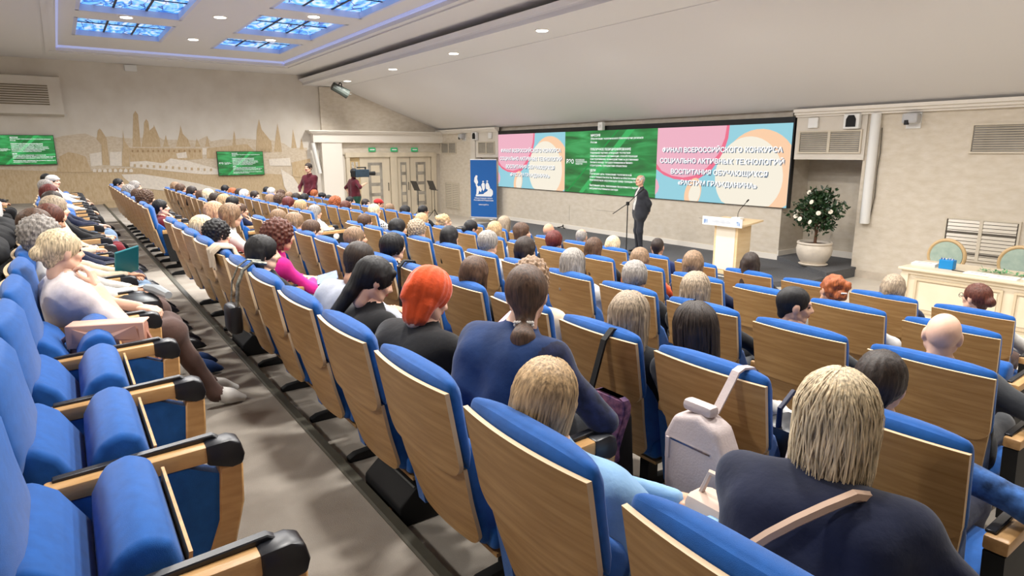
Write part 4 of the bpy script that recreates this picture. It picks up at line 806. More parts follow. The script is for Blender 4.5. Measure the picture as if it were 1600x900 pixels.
class Panel:
    """flat picture lying in a plane: u to the right, v up, drawn with thin layers"""
    def __init__(s, parent, W, H): s.p = parent; s.W = W; s.H = H; s.n = 0
    def poly(s, pts, m, name='picture_shape', t=.0008):
        s.n += 1; d = -.004-.0012*s.n; mb = MB(); pts = [(min(max(a, 0), 1), min(max(b, 0), 1)) for a, b in pts]
        tri_poly(mb, [((a-.5)*s.W, d, (b-.5)*s.H) for a, b in pts], 0); o = put(name, mb, m, s.p); 
        me = o.data
        if m is M_GREEN:
            uv = me.uv_layers.new()
            for lp in me.loops: co = me.vertices[lp.vertex_index].co; uv.data[lp.index].uv = (co.x/s.W*2, co.z/s.H)
        return o
    def ell(s, cu, cv, ru, rv, rot, m, name='picture_shape'):
        pts = []
        for t in np.linspace(0, 2*math.pi, 40, endpoint=False):
            a, b = ru*s.W*math.cos(t), rv*s.H*math.sin(t)*(1.0 if math.sin(t) < 0 else 1.12); a, b = a*math.cos(rot)-b*math.sin(rot), a*math.sin(rot)+b*math.cos(rot); pts.append((cu+a/s.W, cv+b/s.H))
        q = []
        for a, b in pts:
            a, b = min(max(a, 0), 1), min(max(b, 0), 1)
            if not q or abs(a-q[-1][0])+abs(b-q[-1][1]) > 1e-4: q.append((a, b))
        return s.poly(q, m, name)
    def text(s, txt, u, v, size, m, align='LEFT', bold=0, width=None, name='lettering', lift=0):
        me = text_mesh(txt, size, bold, align); me.materials.clear(); me.materials.append(m)
        xs = [q.co.x for q in me.vertices]; k = 1
        if width and xs: k = width*s.W/(max(xs)-min(xs))
        for q in me.vertices: q.co = (q.co.x*k+(u-.5)*s.W, -.004-.0012*(s.n+3)-lift, q.co.y+(v-.5)*s.H)
        return link(name, me, s.p)
def pink_slide(P):
    P.poly([(0, 0), (1, 0), (1, 1), (0, 1)], EM_BLUE, 'picture_ground')
    P.poly([(0, .56), (.0, .42), (.07, .34), (.16, .29), (.27, .275), (.37, .31), (.46, .42), (.54, .62), (.575, .84), (.58, 1), (0, 1)], EM_RIM)
    P.poly([(0, .50), (.05, .40), (.14, .335), (.24, .315), (.34, .35), (.43, .46), (.51, .64), (.55, .84), (.56, 1), (0, 1)], EM_PINK)
    P.ell(.80, .36, .27, .52, .25, EM_OR); P.ell(.73, .34, .235, .46, .12, EM_CR); P.ell(.325, .10, .065, .20, -.3, EM_OR); P.ell(.34, .10, .045, .13, -.3, EM_CR)
    P.poly([(0, .05), (.025, .1), (.035, .17), (.02, .25), (0, .29)], EM_PINK)
    for i, (t, wd_) in enumerate((('ФИНАЛ ВСЕРОССИЙСКОГО КОНКУРСА', .90), ('СОЦИАЛЬНО АКТИВНЫХ ТЕХНОЛОГИЙ', .93), ('ВОСПИТАНИЯ ОБУЧАЮЩИХСЯ', .73), ('«РАСТИМ ГРАЖДАНИНА»', .60))):
        P.text(t, .507, .652-i*.148, .155, EM_SH, 'CENTER', .004, wd_, lift=.001); P.text(t, .50, .662-i*.148, .155, EM_W, 'CENTER', .0035, wd_, lift=.004)
def green_slide(P, k=1.0, plain=False):
    P.poly([(0, 0), (1, 0), (1, 1), (0, 1)], M_GREEN, 'picture_ground'); g2 = em('leaf_ray', (60, 178, 96), SE)
    P.poly([(.18, 0), (.23, 0), (.78, 1), (.70, 1)], g2); P.poly([(.02, 0), (.04, 0), (.62, 1), (.60, 1)], em('leaf_ray_dim', (30, 150, 70), SE))
    P.text('РЭО', .02, .475, .17*k, EM_W, bold=.003*k, width=.09); P.text('РОССИЙСКОЕ\nЭКОЛОГИЧЕСКОЕ\nОБЩЕСТВО', .135, .525, .055*k, EM_W, bold=.001*k)
    L = [(.93, 'МИССИЯ', 1), (.88, 'Обеспечение экологического благополучия регионов', 0), (.825, 'России', 0), (.71, 'ПУБЛИЧНОЕ ПОЗИЦИОНИРОВАНИЕ', 1), (.66, 'Надежный партнер и ведущая экспертная', 0), (.61, 'природоохранная организация, способствующая', 0), (.56, 'конструктивному взаимодействию и достижению', 0), (.51, 'баланса между государственными и бизнес-', 0), (.46, 'структурами, гражданским обществом', 0),
         (.375, 'ЦЕЛИ', 1), (.325, 'Публичная цель: повышение экологической', 0), (.275, 'ответственности власти, бизнеса и обеспечение прав на', 0), (.225, 'благополучную окружающую среду граждан России', 0), (.14, 'Внутренняя цель: завоевание безусловного лидерства в', 0), (.09, 'неправительственном секторе', 0)]
    for v, t, bd in L: P.text(t, .31, v-.02, (.088 if bd else .076)*k, EM_W, bold=.0022*k if bd else .0008*k)
X0, X1, Z0, Z1 = -18.41, -7.63, 1.22, 2.95
led = empty('led_wall', ((X0+X1)/2, YF-.06, (Z0+Z1)/2), 'long LED wall showing pink slides either side of a green slide', 'screen')
put('frame', MB().box(X0-(X0+X1)/2, X1-(X0+X1)/2+.03, 0, .1, -.87, .985), BLK_SCR, led)
for (a, b_, kind) in ((-18.41, -14.86, 0), (-14.86, -11.26, 1), (-11.26, -7.63, 0)):
    s_ = put('slide', MB().box(-(b_-a)/2, (b_-a)/2, -.004, 0, -.865, .865), BLK_SCR, led, loc=((a+b_)/2-(X0+X1)/2, -.001, 0)); P = Panel(s_, b_-a, 1.73)
    (green_slide if kind else pink_slide)(P)
put('webcam', MB().rbox(-.09, .09, -.12, .0, -.11, .11, .02).lathe([(0, -.03), (.045, -.03), (.045, .03), (0, .03)], (0, -.12, 0), 12), M_WHITE, None, loc=(-13.24, YF-.08, 3.06), label='small white camera clipped above the LED wall', cat='camera')
for (y0, y1, z0, z1, lab) in ((-1.45, -.03, 2.08, 2.87, 'wall television with a green slide at the left edge of the mural'), (4.23, 5.64, 1.66, 2.41, 'wall television with a green slide in the right of the mural')):
    tv = empty('television', (XM+.1, (y0+y1)/2, (z0+z1)/2), lab, 'television', 'wall televisions on the mural', rz=math.pi/2)
    w, h = y1-y0, z1-z0
    put('body', MB().box(-w/2-.012, w/2+.012, -.0, .05, -h/2-.012, h/2+.012).box(-.2, .2, .05, .09, -.15, .15), BLK_SCR, tv); s_ = put('display', MB().box(-w/2, w/2, -.003, 0, -h/2, h/2), BLK_SCR, tv)
    green_slide(Panel(s_, w, h), h/1.73)
# ================================================================== roll-up banner
M_BAN = mat('banner_blue', (20, 92, 168), .6); M_BANW = mat('banner_white', (232, 236, 240), .6)
bn = empty('rollup_banner', (-18.62, 11.85, .1), 'blue roll-up banner with a white monument emblem left of the LED wall', 'banner', rz=math.radians(30))
put('sheet', MB().box(-.5, .5, -.004, .004, .08, 2.02), M_BAN, bn); put('base', MB().rbox(-.53, .53, -.06, .06, 0, .08, .015), mat('aluminium', (200, 200, 205), .35, metal=.8), bn)
put('top_rail', MB().box(-.505, .505, -.012, .012, 2.01, 2.04), M_BANW, bn); put('foot', MB().box(-.4, -.3, -.16, .16, 0, .02), M_BANW, bn); put('foot', MB().box(.3, .4, -.16, .16, 0, .02), M_BANW, bn)
def flat(name, polys, m, parent, y=-.006):
    mb = MB()
    for i, q in enumerate(polys): tri_poly(mb, [(a, y-.0006*i, b) for a, b in q], 0)
    return put(name, mb, m, parent)
flat('emblem', [[(-.30, .78), (.30, .78), (.36, .86), (.36, .98), (.28, 1.06), (.18, 1.02), (.10, .90), (-.02, .86), (-.30, .84)], [(-.28, .84), (-.26, 1.06), (-.30, 1.18), (-.26, 1.20), (-.20, 1.12), (-.12, 1.14), (-.06, 1.02), (-.10, .92), (-.16, .98), (-.20, .86)],
    [(-.36, 1.28), (-.34, 1.42), (-.28, 1.50), (-.22, 1.48), (-.24, 1.38), (-.20, 1.26), (-.24, 1.18), (-.30, 1.20)], [(-.04, 1.02), (-.08, 1.18), (-.02, 1.26), (.05, 1.22), (.06, 1.06), (.0, .96)], [(.10, 1.04), (.08, 1.18), (.14, 1.28), (.20, 1.22), (.26, 1.08), (.20, 1.0)],
    [(.0, .88), (.14, .96), (.24, .90), (.12, .86)], [(-.05, 1.27), (-.03, 1.31), (.02, 1.31), (.03, 1.27)], [(.11, 1.29), (.13, 1.33), (.18, 1.32), (.18, 1.28)]], M_BANW, bn)
for t, z, sz in (('Общественная палата', .70, .065), ('Российской Федерации', .63, .065), ('www.oprf.ru', .48, .075)):
    me = text_mesh(t, sz, .0008, 'CENTER'); me.materials.clear(); me.materials.append(M_BANW)
    for q in me.vertices: q.co = (q.co.x, -.008, q.co.y+z)
    link('lettering', me, bn)
# ================================================================== podium, microphones
M_BIRCH = mat('pale_birch', (216, 188, 144), .5, .08, 3, stretch=(1, 1, 6), rgb2=(226, 202, 164)); M_POD = mat('podium_white', (226, 218, 204), .5)
pd = empty('lectern', (-7.42, 10.35, .1), 'pale wooden lectern with a printed white front strip on stage', 'lectern', rz=math.radians(0))
put('column', MB().box(-.30, .22, -.2, .2, .05, .92), M_BIRCH, pd); put('front_panel', MB().box(-.25, .17, -.212, -.2, .08, .90), M_POD, pd); put('plinth', MB().box(-.34, .26, -.24, .24, 0, .05), M_BIRCH, pd)
put('top', MB().prism([(-.34, .93), (.30, 1.0), (.30, 1.03), (-.34, .96)], 0, -.48, .40), M_BIRCH, pd)
st = put('front_strip', MB().box(-.48, .40, -.35, -.335, .92, 1.08), M_WHITE, pd)
put('print', MB().box(-.25, .15, -.352, -.35, .985, 1.0).box(-.22, .12, -.352, -.35, 1.01, 1.022).box(-.22, .12, -.352, -.35, .965, .975), mat('grey_print', (170, 176, 190), .6), st)
put('print_mark', MB().box(-.45, -.36, -.352, -.35, .95, 1.03).box(.28, .36, -.352, -.35, .95, 1.03), mat('blue_print', (70, 110, 170), .6, .5, 20, rgb2=(200, 214, 230)), st)
gm = empty('gooseneck_microphone', (-7.42, 10.42, 1.115), 'thin gooseneck microphone on the lectern top', 'microphone')
put('base', MB().rbox(-.1, .1, -.07, .07, 0, .05, .015), M_WHITE, gm); put('neck', MB().tube([(0, 0, .05), (0, 0, .12), (.06, -.04, .2), (.16, -.08, .28), (.24, -.1, .36)], .006, 6), M_BLKM, gm); put('capsule', MB().tube([(.24, -.1, .36), (.29, -.12, .4)], .013, 8), M_BLKM, gm)
ms = empty('microphone_stand', (-10.2, 10.3, .1), 'black boom microphone stand in front of the speaker', 'microphone stand')
put('base', MB().lathe([(0, 0), (.14, 0), (.14, .012), (.03, .03), (0, .03)], n=20), M_BLKM, ms, True); put('pole', MB().tube([(0, 0, .02), (0, 0, 1.14)], .012, 8), M_BLKM, ms); put('clutch', MB().rbox(-.03, .03, -.03, .03, 1.11, 1.19, .01), M_BLKM, ms)
put('boom', MB().tube([(-.36, -.1, .90), (0, 0, 1.15), (.26, .08, 1.40)], .009, 8), M_BLKM, ms); put('microphone', MB().tube([(.26, .08, 1.40), (.33, .10, 1.46), (.36, .11, 1.49)], [.012, .016, .024], 10), M_BLKM, ms)
for i, (x, y) in enumerate(((-20.6, 10.35), (-20.5, 10.95))):
    t = empty('music_stand', (x, y, 0), 'black tripod music stand by the doors, %s one' % ('left', 'right')[i], 'music stand', 'music stands by the doors')
    for q in range(3): put('leg', MB().tube([(0, 0, .35), (.28*math.cos(q*2.09), .28*math.sin(q*2.09), .01)], .01, 6), M_BLKM, t)
    put('pole', MB().tube([(0, 0, .1), (0, 0, 1.15)], .011, 8), M_BLKM, t); put('desk', MB().prism([(-.04, 1.06), (-.02, 1.04), (-.16, 1.38), (-.18, 1.38)], 0, -.22, .22).box(-.22, .22, -.04, .03, 1.04, 1.06), M_BLK, t)
# ================================================================== camera gear
vc = empty('video_camera', (-17.75, 7.12, 1.78), 'shoulder video camera carried by the operator at the doors', 'camera')
put('body', MB().rbox(-.09, .09, -.2, .22, -.1, .12, .02), mat('camera_grey', (40, 58, 72), .5, .2, 12), vc); put('lens', MB().tube([(0, .22, .0), (0, .42, .0)], [.05, .06], 14), M_BLKM, vc); put('viewfinder', MB().rbox(-.3, -.09, .05, .2, .02, .12, .02), M_BLKM, vc); put('handle', MB().rbox(-.02, .02, -.12, .16, .16, .19, .01).box(-.02, .02, .12, .15, .1, .17), M_BLKM, vc); put('battery', MB().rbox(-.08, .08, -.29, -.2, -.09, .09, .015), M_BLKM, vc)
sp = empty('spotlight', (-21.1, 7.9, 4.62), 'black spotlight hanging under the ceiling beam', 'spotlight')
put('yoke', MB().tube([(-.13, 0, -.22), (-.13, 0, -.06), (0, 0, -.0), (.13, 0, -.06), (.13, 0, -.22)], .018, 6), M_BLKM, sp); put('housing', MB().tube([(.0, -.26, -.12), (.0, .0, -.24), (.02, .24, -.36)], [.13, .14, .16], 12), mat('spot_grey', (44, 50, 46), .5), sp); put('lens', MB().lathe([(0, 0), (.12, 0), (.12, .01), (0, .01)], (0, 0, 0), 14), mat('lens_glass', (150, 156, 160), .1), sp, loc=(.022, .245, -.37))
# ================================================================== vents, blinds and small wall fittings
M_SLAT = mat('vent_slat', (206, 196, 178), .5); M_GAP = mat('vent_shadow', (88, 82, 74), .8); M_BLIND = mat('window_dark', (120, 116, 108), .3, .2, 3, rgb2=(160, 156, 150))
def grille(name, x, y, z, w, h, n, cols, lab, cat='vent', face=0, back=M_GAP, slat=M_SLAT, grp=None, fill=.55, frame=.03):
    e = empty(name, (x, y, z), lab, cat, grp, rz=face)
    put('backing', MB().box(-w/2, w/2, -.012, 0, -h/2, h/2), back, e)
    f = MB().box(-w/2-frame, w/2+frame, -.035, 0, h/2, h/2+frame).box(-w/2-frame, w/2+frame, -.035, 0, -h/2-frame, -h/2).box(-w/2-frame, -w/2, -.035, 0, -h/2, h/2).box(w/2, w/2+frame, -.035, 0, -h/2, h/2)
    for c in range(1, cols): xx = -w/2+w*c/cols; f.box(xx-.025, xx+.025, -.035, 0, -h/2, h/2)
    put('frame', f, M_SLAT, e)
    sm = MB().prism([(-.026, -.5*fill*h/n), (-.014, .5*fill*h/n), (-.018, .5*fill*h/n+.003), (-.03, -.5*fill*h/n+.003)], 0, -w/cols/2+.02, w/cols/2-.02).mesh('slat', slat)
    for c in range(cols):
        for i in range(n): link('slat', sm, e, (-w/2+w*(c+.5)/cols, 0, -h/2+h*(i+.5)/n))
    return e
grille('vent_grille', -21.93, YF, 2.53, 1.1, .36, 8, 2, 'dark louvred window high beside the door bay', 'window', back=M_BLIND, fill=.25)
grille('vent_grille', -19.18, YF-.04, 2.52, 1.0, .36, 8, 2, 'dark louvred window in the panel left of the LED wall', 'window', back=M_BLIND, fill=.25)
grille('vent_grille', -6.86, YF-.04, 2.56, 1.2, .38, 10, 2, 'louvred window in the panel right of the LED wall', 'window', back=M_BLIND, fill=.3)
grille('vent_grille', -3.7, YF, 2.58, 1.5, .42, 11, 2, 'louvred window high on the right wall', 'window', back=M_BLIND, fill=.3)
M_SLATG = mat('glossy_slat', (196, 186, 168), .2, spec=.8)
grille('radiator_grille', -21.72, YF, .72, 1.0, .95, 14, 2, 'pale louvred grille low on the wall beside the doors', fill=.8)
grille('radiator_grille', -4.14, YF, .92, 1.02, .66, 11, 2, 'pale louvred grille on the wall behind the desk', slat=M_SLATG, fill=.8)
for dz_ in (.02,): put('rail', MB().box(-.51, .51, -.032, -.02, .1, .13).box(-.51, .51, -.032, -.02, -.25, -.22), M_GAP, bpy.data.objects['radiator_grille.001'])
wv = empty('air_vent', (XM, -.75, 3.95), 'large pale air vent box with slats on the mural wall', 'vent', rz=math.pi/2)
put('housing', MB().prism([(0, -.55), (-.28, -.5), (-.28, .5), (0, .55)], 0, -1.2, 1.06), M_WALLP, wv)
for i in range(9): put('slat', MB().prism([(-.285, -.26+i*.062), (-.31, -.25+i*.062), (-.285, -.225+i*.062)], 0, -.95, .76), mat('vent_slat_dark', (150, 138, 118), .6), wv)
put('wall_sensor', MB().rbox(0, .08, -.16, .16, -.09, .09, .015), M_WHITE, None, loc=(XM, 2.1, 4.84), label='small white sensor box at the top of the mural wall', cat='sensor')
cb = empty('conduit_blind', (XM+.3, 7.34, 2.18), 'white rolled tube hanging at an angle under the door cornice', 'tube'); put('tube', MB().tube([(0, -.05, .52), (0, .14, -.52)], .07, 10), M_WHITE, cb, True); put('cord', MB().tube([(.06, .08, .5), (.07, .2, -.5)], .008, 5), M_GAP, cb)
tb = empty('wall_tube', (-6.0, YF-.08, 2.05), 'white vertical tube mounted on the right wall', 'tube'); put('tube', MB().tube([(0, 0, 1.0), (0, 0, -1.0)], .085, 14), M_WHITE, tb, True); put('cable', MB().tube([(.1, .05, .75), (.12, .05, .3), (.1, .05, .0), (.11, .05, -.5), (.06, .05, -.95)], .008, 5), M_GAP, tb)
for x, y, lab in ((-6.42, YF-.05, 'white wall loudspeaker with a black front above the niche'), (-19.85, YF-.05, 'small black-fronted loudspeaker above the banner')):
    w_ = empty('wall_speaker', (x, y, 2.93), lab, 'speaker'); put('case', MB().rbox(-.15, .15, -.1, .0, -.14, .14, .02), M_WHITE, w_); put('grille', MB().prism([(-.09, -.1), (.09, -.1), (.09, .04), (.05, .11), (-.05, .11), (-.09, .04)], 1, -.115, -.1), M_BLKM, w_)
for x, y, lab in ((-7.2, YF-.05, 'flat white box above the niche beside the LED wall'), (-18.9, YF-.05, 'flat white box above the banner')):
    put('junction_box', MB().rbox(-.1, .1, -.05, 0, -.1, .1, .01), M_WHITE, None, loc=(x, y, 2.93), label=lab, cat='box')
for x, lab in ((-5.38, 'grey security camera on the right wall'), (-20.75, 'grey security camera beside the door bay')):
    c_ = empty('security_camera', (x, YF, 2.93), lab, 'camera'); put('mount', MB().box(-.12, .12, -.03, 0, -.16, .13), M_WHITE, c_); put('body', MB().rbox(-.13, .13, -.22, -.03, -.08, .1, .04), mat('cctv_grey', (186, 186, 188), .4), c_); put('lens', MB().lathe([(0, -.04), (.04, -.04), (.04, .04), (0, .04)], (-.04, -.2, -.06), 12), M_BLK, c_)
cbl = put('floor_cable', MB().tube([(-.2, 0, .02), (-.1, -.05, .03), (.0, .02, .06), (.08, -.02, .12), (.05, .02, .02), (.15, 0, .02)], .016, 6), M_BLKM, None, loc=(-14.9, 12.28, .1), label='loose black cable lying at the foot of the stage wall', cat='cable')
# ================================================================== plant
pl = empty('potted_camellia', (-6.72, 11.95, .19), 'potted camellia with white flowers in the niche beside the stage', 'plant')
M_POT = mat('pot_stone', (216, 206, 192), .6, .1, 6, .2, 30); M_LEAF = mat('camellia_leaf', (24, 48, 26), .35, .3, 9, rgb2=(44, 76, 40), spec=.6)
put('saucer', MB().lathe([(0, 0), (.24, 0), (.27, .03), (.25, .04), (0, .04)], n=24), M_POT, pl, True)
put('pot', MB().lathe([(0, .03), (.20, .03), (.26, .1), (.315, .22), (.33, .32), (.31, .40), (.30, .41), (.325, .43), (.32, .46), (.28, .46), (.27, .40), (0, .40)], n=28), M_POT, pl, True)
put('soil', MB().lathe([(0, .40), (.27, .40), (.27, .415), (0, .425)], n=20), mat('soil', (62, 44, 32), .9, .2, 20), pl)
M_BARK = mat('bark', (92, 62, 44), .8, .2, 20); trunk = put('trunk', MB().tube([(0, 0, .4), (.01, .0, .7), (-.01, .01, 1.0), (.0, 0, 1.25)], [.03, .026, .02, .01], 8), M_BARK, pl, True)
g = np.random.default_rng(3); bv = MB(); lv = MB(); tips = []
for i in range(46):
    z = .62+.62*(i/46)**1.0; a = i*2.4; L = (.50-.38*max(0, (z-.85)/.45))*g.uniform(.6, 1.08) if z > .7 else .38*g.uniform(.7, 1.1)
    p0 = np.array([0, 0, z]); p1 = p0+np.array([math.cos(a)*L, math.sin(a)*L*.75, .12+.2*g.uniform()]); bv.tube([p0, (p0+p1)/2+np.array([0, 0, .03]), p1], [.009, .006, .003], 5); tips.append((p0, p1))
for p0, p1 in tips:
    for q in range(27):
        t = g.uniform(.35, 1.08); c = p0+(p1-p0)*t+g.normal(0, .045, 3); d = unit(g.normal(0, 1, 3)+np.array([0, 0, -.1])+unit(p1-p0)*.8); n = unit(np.cross(d, g.normal(0, 1, 3))); s_ = np.cross(n, d); l = g.uniform(.065, .11); w_ = l*.27
        lv.add([c, c+d*l*.35+s_*w_+n*.006, c+d*l*.75+s_*w_*.7, c+d*l-n*.012, c+d*l*.75-s_*w_*.7, c+d*l*.35-s_*w_+n*.006, c+d*l*.5-n*.004], [(0, 1, 6), (1, 2, 6), (2, 3, 6), (3, 4, 6), (4, 5, 6), (5, 0, 6)])
put('branches', bv, M_BARK, pl); put('foliage', lv, M_LEAF, pl, kind='stuff')
M_PETAL = mat('petal', (238, 230, 214), .6)
fm = MB()
for ring, (r, nn, zz) in enumerate(((.042, 7, 0), (.029, 6, .010), (.015, 4, .017))):
    for i in range(nn):
        a = 2*math.pi*i/nn+ring*.4; c = np.array([r*.6*math.cos(a), r*.6*math.sin(a), zz]); fm.lathe([(0, -.006), (r*.45, -.003), (r*.5, .006), (0, .012)], c, 8)
fme = fm.mesh('flower', M_PETAL, True)
for x, y, z in ((-.12, -.40, .92), (.10, -.42, .88), (.36, -.2, 1.08), (-.36, -.15, 1.02), (-.1, -.2, 1.42), (.05, -.34, 1.25), (.2, -.33, 1.05), (-.28, -.28, .95)):
    f_ = link('flower', fme, pl, (x, y, z)); f_.rotation_euler = (1.2, random.uniform(-.4, .4), random.uniform(-.4, .4))
# ================================================================== jury desk with chairs and papers
M_DESK = mat('desk_cream', (214, 200, 174), .45, .06, 3, rgb2=(222, 210, 188)); dk = empty('panelled_desk', (-2.6, 10.2, 0), 'long cream panelled desk by the right wall', 'desk')
put('top', MB().rbox(-1.62, 2.2, -.42, .52, .715, .755, .012), M_DESK, dk); put('body', MB().box(-1.55, 2.15, -.34, -.30, 0, .715).box(-1.55, -1.5, -.34, .48, 0, .715).box(2.1, 2.15, -.34, .48, 0, .715), M_DESK, dk)
put('apron', MB().box(-1.58, 2.17, -.365, -.34, .66, .715), M_DESK, dk); put('plinth', MB().box(-1.58, 2.17, -.365, -.34, 0, .07), M_DESK, dk); put('corner_post', MB().box(-1.59, -1.49, -.37, -.34, .07, .66), M_DESK, dk)
for i in range(3):
    a = -1.40+i*1.18; p_ = put('front_panel', MB().box(a+.06, a+1.0, -.352, -.34, .17, .56), M_DESK, dk)
    put('panel_moulding', MB().box(a, a+1.06, -.362, -.34, .58, .61).box(a, a+1.06, -.362, -.34, .12, .15).box(a, a+.03, -.362, -.34, .15, .58).box(a+1.03, a+1.06, -.362, -.34, .15, .58), mat('desk_moulding', (200, 184, 156), .45), p_)
M_SAGE = mat('sage_velvet', (150, 170, 158), .8, .12, 12, rgb2=(170, 186, 172), sheen=.4); M_GILT = mat('pale_gilt_wood', (198, 168, 124), .4)
for i, x in enumerate((-4.14, -3.2)):
    c_ = empty('oval_back_chair', (x, 10.98, 0), 'oval-backed sage chair behind the desk, %s one' % ('left', 'right')[i], 'chair', 'oval-backed chairs at the desk', rz=math.pi)
    arch = [(.25*math.cos(t), -.2, .78+.25*math.sin(t)) for t in np.linspace(-.5, math.pi+.5, 17)]
    put('back_frame', MB().tube(arch, .028, 8), M_GILT, c_, True)
    mb = MB(); pts = [(.225*math.cos(t), .78+.225*math.sin(t)) for t in np.linspace(-.5, math.pi+.5, 17)]; mb.prism(pts, 1, -.22, -.175); put('back_pad', mb, M_SAGE, c_)
    put('seat', MB().rbox(-.25, .25, -.22, .25, .40, .48, .03), M_SAGE, c_, True); put('seat_frame', MB().rbox(-.26, .26, -.23, .26, .36, .41, .015), M_GILT, c_)
    for sx in (-.22, .22):
        for sy in (-.2, .22): put('leg', MB().tube([(sx, sy, .38), (sx, sy, .0)], [.024, .014], 8), M_GILT, c_, True)
    for sx in (-.24, .24): put('back_post', MB().tube([(sx, -.2, .4), (sx*.92, -.2, .66)], .02, 8), M_GILT, c_, True)
def sheet_pile(x, y, z, w, d, n, rz, lab, name='paper_stack'):
    e = empty(name, (x, y, z), lab, 'paper', rz=rz)
    for i in range(n): put('sheet', MB().box(-w/2, w/2, -d/2, d/2, i*.006, i*.006+.005), M_PAPER, e, loc=(random.uniform(-.004, .004), random.uniform(-.004, .004), 0))
    put('print', MB().box(-w*.3, w*.3, -d*.1, d*.05, n*.006, n*.006+.0008), mat('grey_print', (170, 176, 190), .6), e)
sheet_pile(-4.02, 10.15, .755, .3, .22, 7, .15, 'thick stack of white papers at the left end of the desk')
sheet_pile(-3.3, 10.02, .755, .3, .2, 2, .0, 'white certificate left of the green garland on the desk', 'certificate'); sheet_pile(-2.98, 9.96, .755, .3, .2, 3, .05, 'white certificate in front of the green garland on the desk', 'certificate'); sheet_pile(-2.66, 10.1, .755, .34, .12, 2, .0, 'white strip of paper at the right end of the desk', 'certificate'); sheet_pile(-2.5, 9.92, .755, .22, .14, 2, .1, 'white card nearest the right frame edge on the desk', 'certificate')
bx_ = empty('pencil_box', (-3.72, 10.12, .755), 'bright blue pencil box on the desk', 'box'); put('body', MB().rbox(-.09, .09, -.06, .06, 0, .13, .008), mat('box_blue', (20, 130, 196), .5), bx_)
for i in range(9): put('pen', MB().tube([(-.07+.017*i, random.uniform(-.04, .04), .1), (-.07+.018*i, random.uniform(-.04, .04), .15)], .007, 6), M_WHITE if i % 2 else mat('pen_blue', (40, 90, 180), .4), bx_)
put('pen', MB().tube([(0, 0, .008), (.16, -.02, .008)], .006, 6), M_BLK, None, loc=(-3.62, 10.02, .755), label='dark pen lying beside the blue pencil box', cat='pen')
gl = MB(); g = np.random.default_rng(8)
for i in range(90):
    c = np.array([g.uniform(-.28, .28), g.normal(0, .05), g.uniform(.005, .04)]); d = unit(g.normal(0, 1, 3)*np.array([1, 1, .3])); s_ = unit(np.cross(d, [0, 0, 1])); l = g.uniform(.04, .07); gl.add([c, c+d*l*.5+s_*.014, c+d*l+np.array([0, 0, .006]), c+d*l*.5-s_*.014], [(0, 1, 2, 3)])
put('leaf_garland', gl, mat('garland_green', (70, 140, 92), .6, .3, 20, rgb2=(110, 170, 120)), None, loc=(-3.1, 10.26, .757), label='green leafy garland lying on the desk', cat='garland', kind='stuff')
# ================================================================== bags, phones, coats
M_LIL = mat('lilac_leather', (196, 182, 180), .5, .05, 10, .15, 120); M_MET = mat('chrome', (200, 200, 205), .25, metal=1)
x, y, z = -1.33, 1.80, 1.28
bp = empty('backpack', (x, y, z), 'lilac-grey leather backpack hanging by its strap on a seat back', 'bag')
put('body', rprism([(-.16, -.14), (.16, -.20), (.20, -.12), (.06, .17), (-.02, .20), (-.13, .17), (-.17, .08)], -.06, .05, .025, 3, lambda c: (c.y, c.x, c.z)), M_LIL, bp, True)
put('top_handle', MB().rbox(-.11, .02, -.035, .02, .19, .235, .018), M_LIL, bp, True); put('zip', MB().box(-.135, .05, -.066, -.060, .075, .082), M_MET, bp); put('zip_pull', MB().box(-.145, -.13, -.07, -.06, .0, .08), M_LIL, bp)
put('strap', MB().prism([(.02, .20), (.10, .30), (.125, .335), (.16, .345), (.22, .335), (.26, .29), (.255, .285), (.215, .327), (.16, .336), (.13, .328), (.105, .296), (.026, .197)], 0, -.02, .012), M_LIL, bp); put('side_strap', MB().tube([(.19, .0, -.12), (.24, .02, -.02), (.25, .08, .08), (.245, .14, .22), (.24, .2, .31)], .011, 6), M_LIL, bp); put('buckle', MB().tube([(.23, .0, -.04), (.25, .0, .0), (.23, .0, .02), (.21, .0, -.02), (.23, .0, -.04)], .006, 5), M_MET, bp)
M_TAN = mat('tan_leather', (172, 122, 104), .45, .05, 10)
hb = empty('handbag', (-3.46, .10, 1.545), 'dusty pink leather handbag with a bow on a seat arm', 'bag', rz=math.radians(70))
put('body', rprism([(-.055, -.10), (.055, -.10), (.045, .07), (-.045, .07)], -.16, .16, .02, 3), M_TAN, hb, True); put('flap', rprism([(-.062, -.03), (-.053, .076), (.05, .078), (.052, .07), (-.047, .066), (-.055, -.03)], -.163, .163, .003, 1), mat('pink_leather', (206, 160, 140), .45), hb, True)
for s in (-1, 1): put('bow', MB().add([(s*.012, -.062, .03), (s*.13, -.066, .065), (s*.14, -.06, -.005), (s*.012, -.07, .01)], [(0, 1, 2, 3), (3, 2, 1, 0)]), mat('pink_leather', (206, 160, 140), .45), hb)
put('strap', MB().tube([(.15, 0, .03), (.19, -.01, -.06), (.2, -.02, -.2), (.18, -.03, -.26)], .010, 6), M_TAN, hb); put('strap', MB().tube([(-.15, 0, .03), (-.22, .02, -.02), (-.3, .05, -.09)], .012, 6), M_TAN, hb)
cbg = empty('chain_bag', (-4.05, .77, 1.42), 'small black bag hanging on a chain from a seat back', 'bag')
put('body', MB().rbox(-.09, .09, -.05, .03, -.1, .08, .03), M_BLK, cbg, True); ch = put('chain', MB().tube([(-.09, 0, .06), (-.1, .02, .2), (-.1, .06, .285), (-.1, .12, .325), (-.1, .2, .31)], .006, 5).tube([(.07, 0, .06), (.05, .02, .2), (.04, .06, .285), (.04, .12, .328), (.04, .2, .31)], .012, 5), mat('chain_dark', (70, 72, 66), .4, .4, 60, metal=.6, rgb2=(150, 150, 140)), cbg)
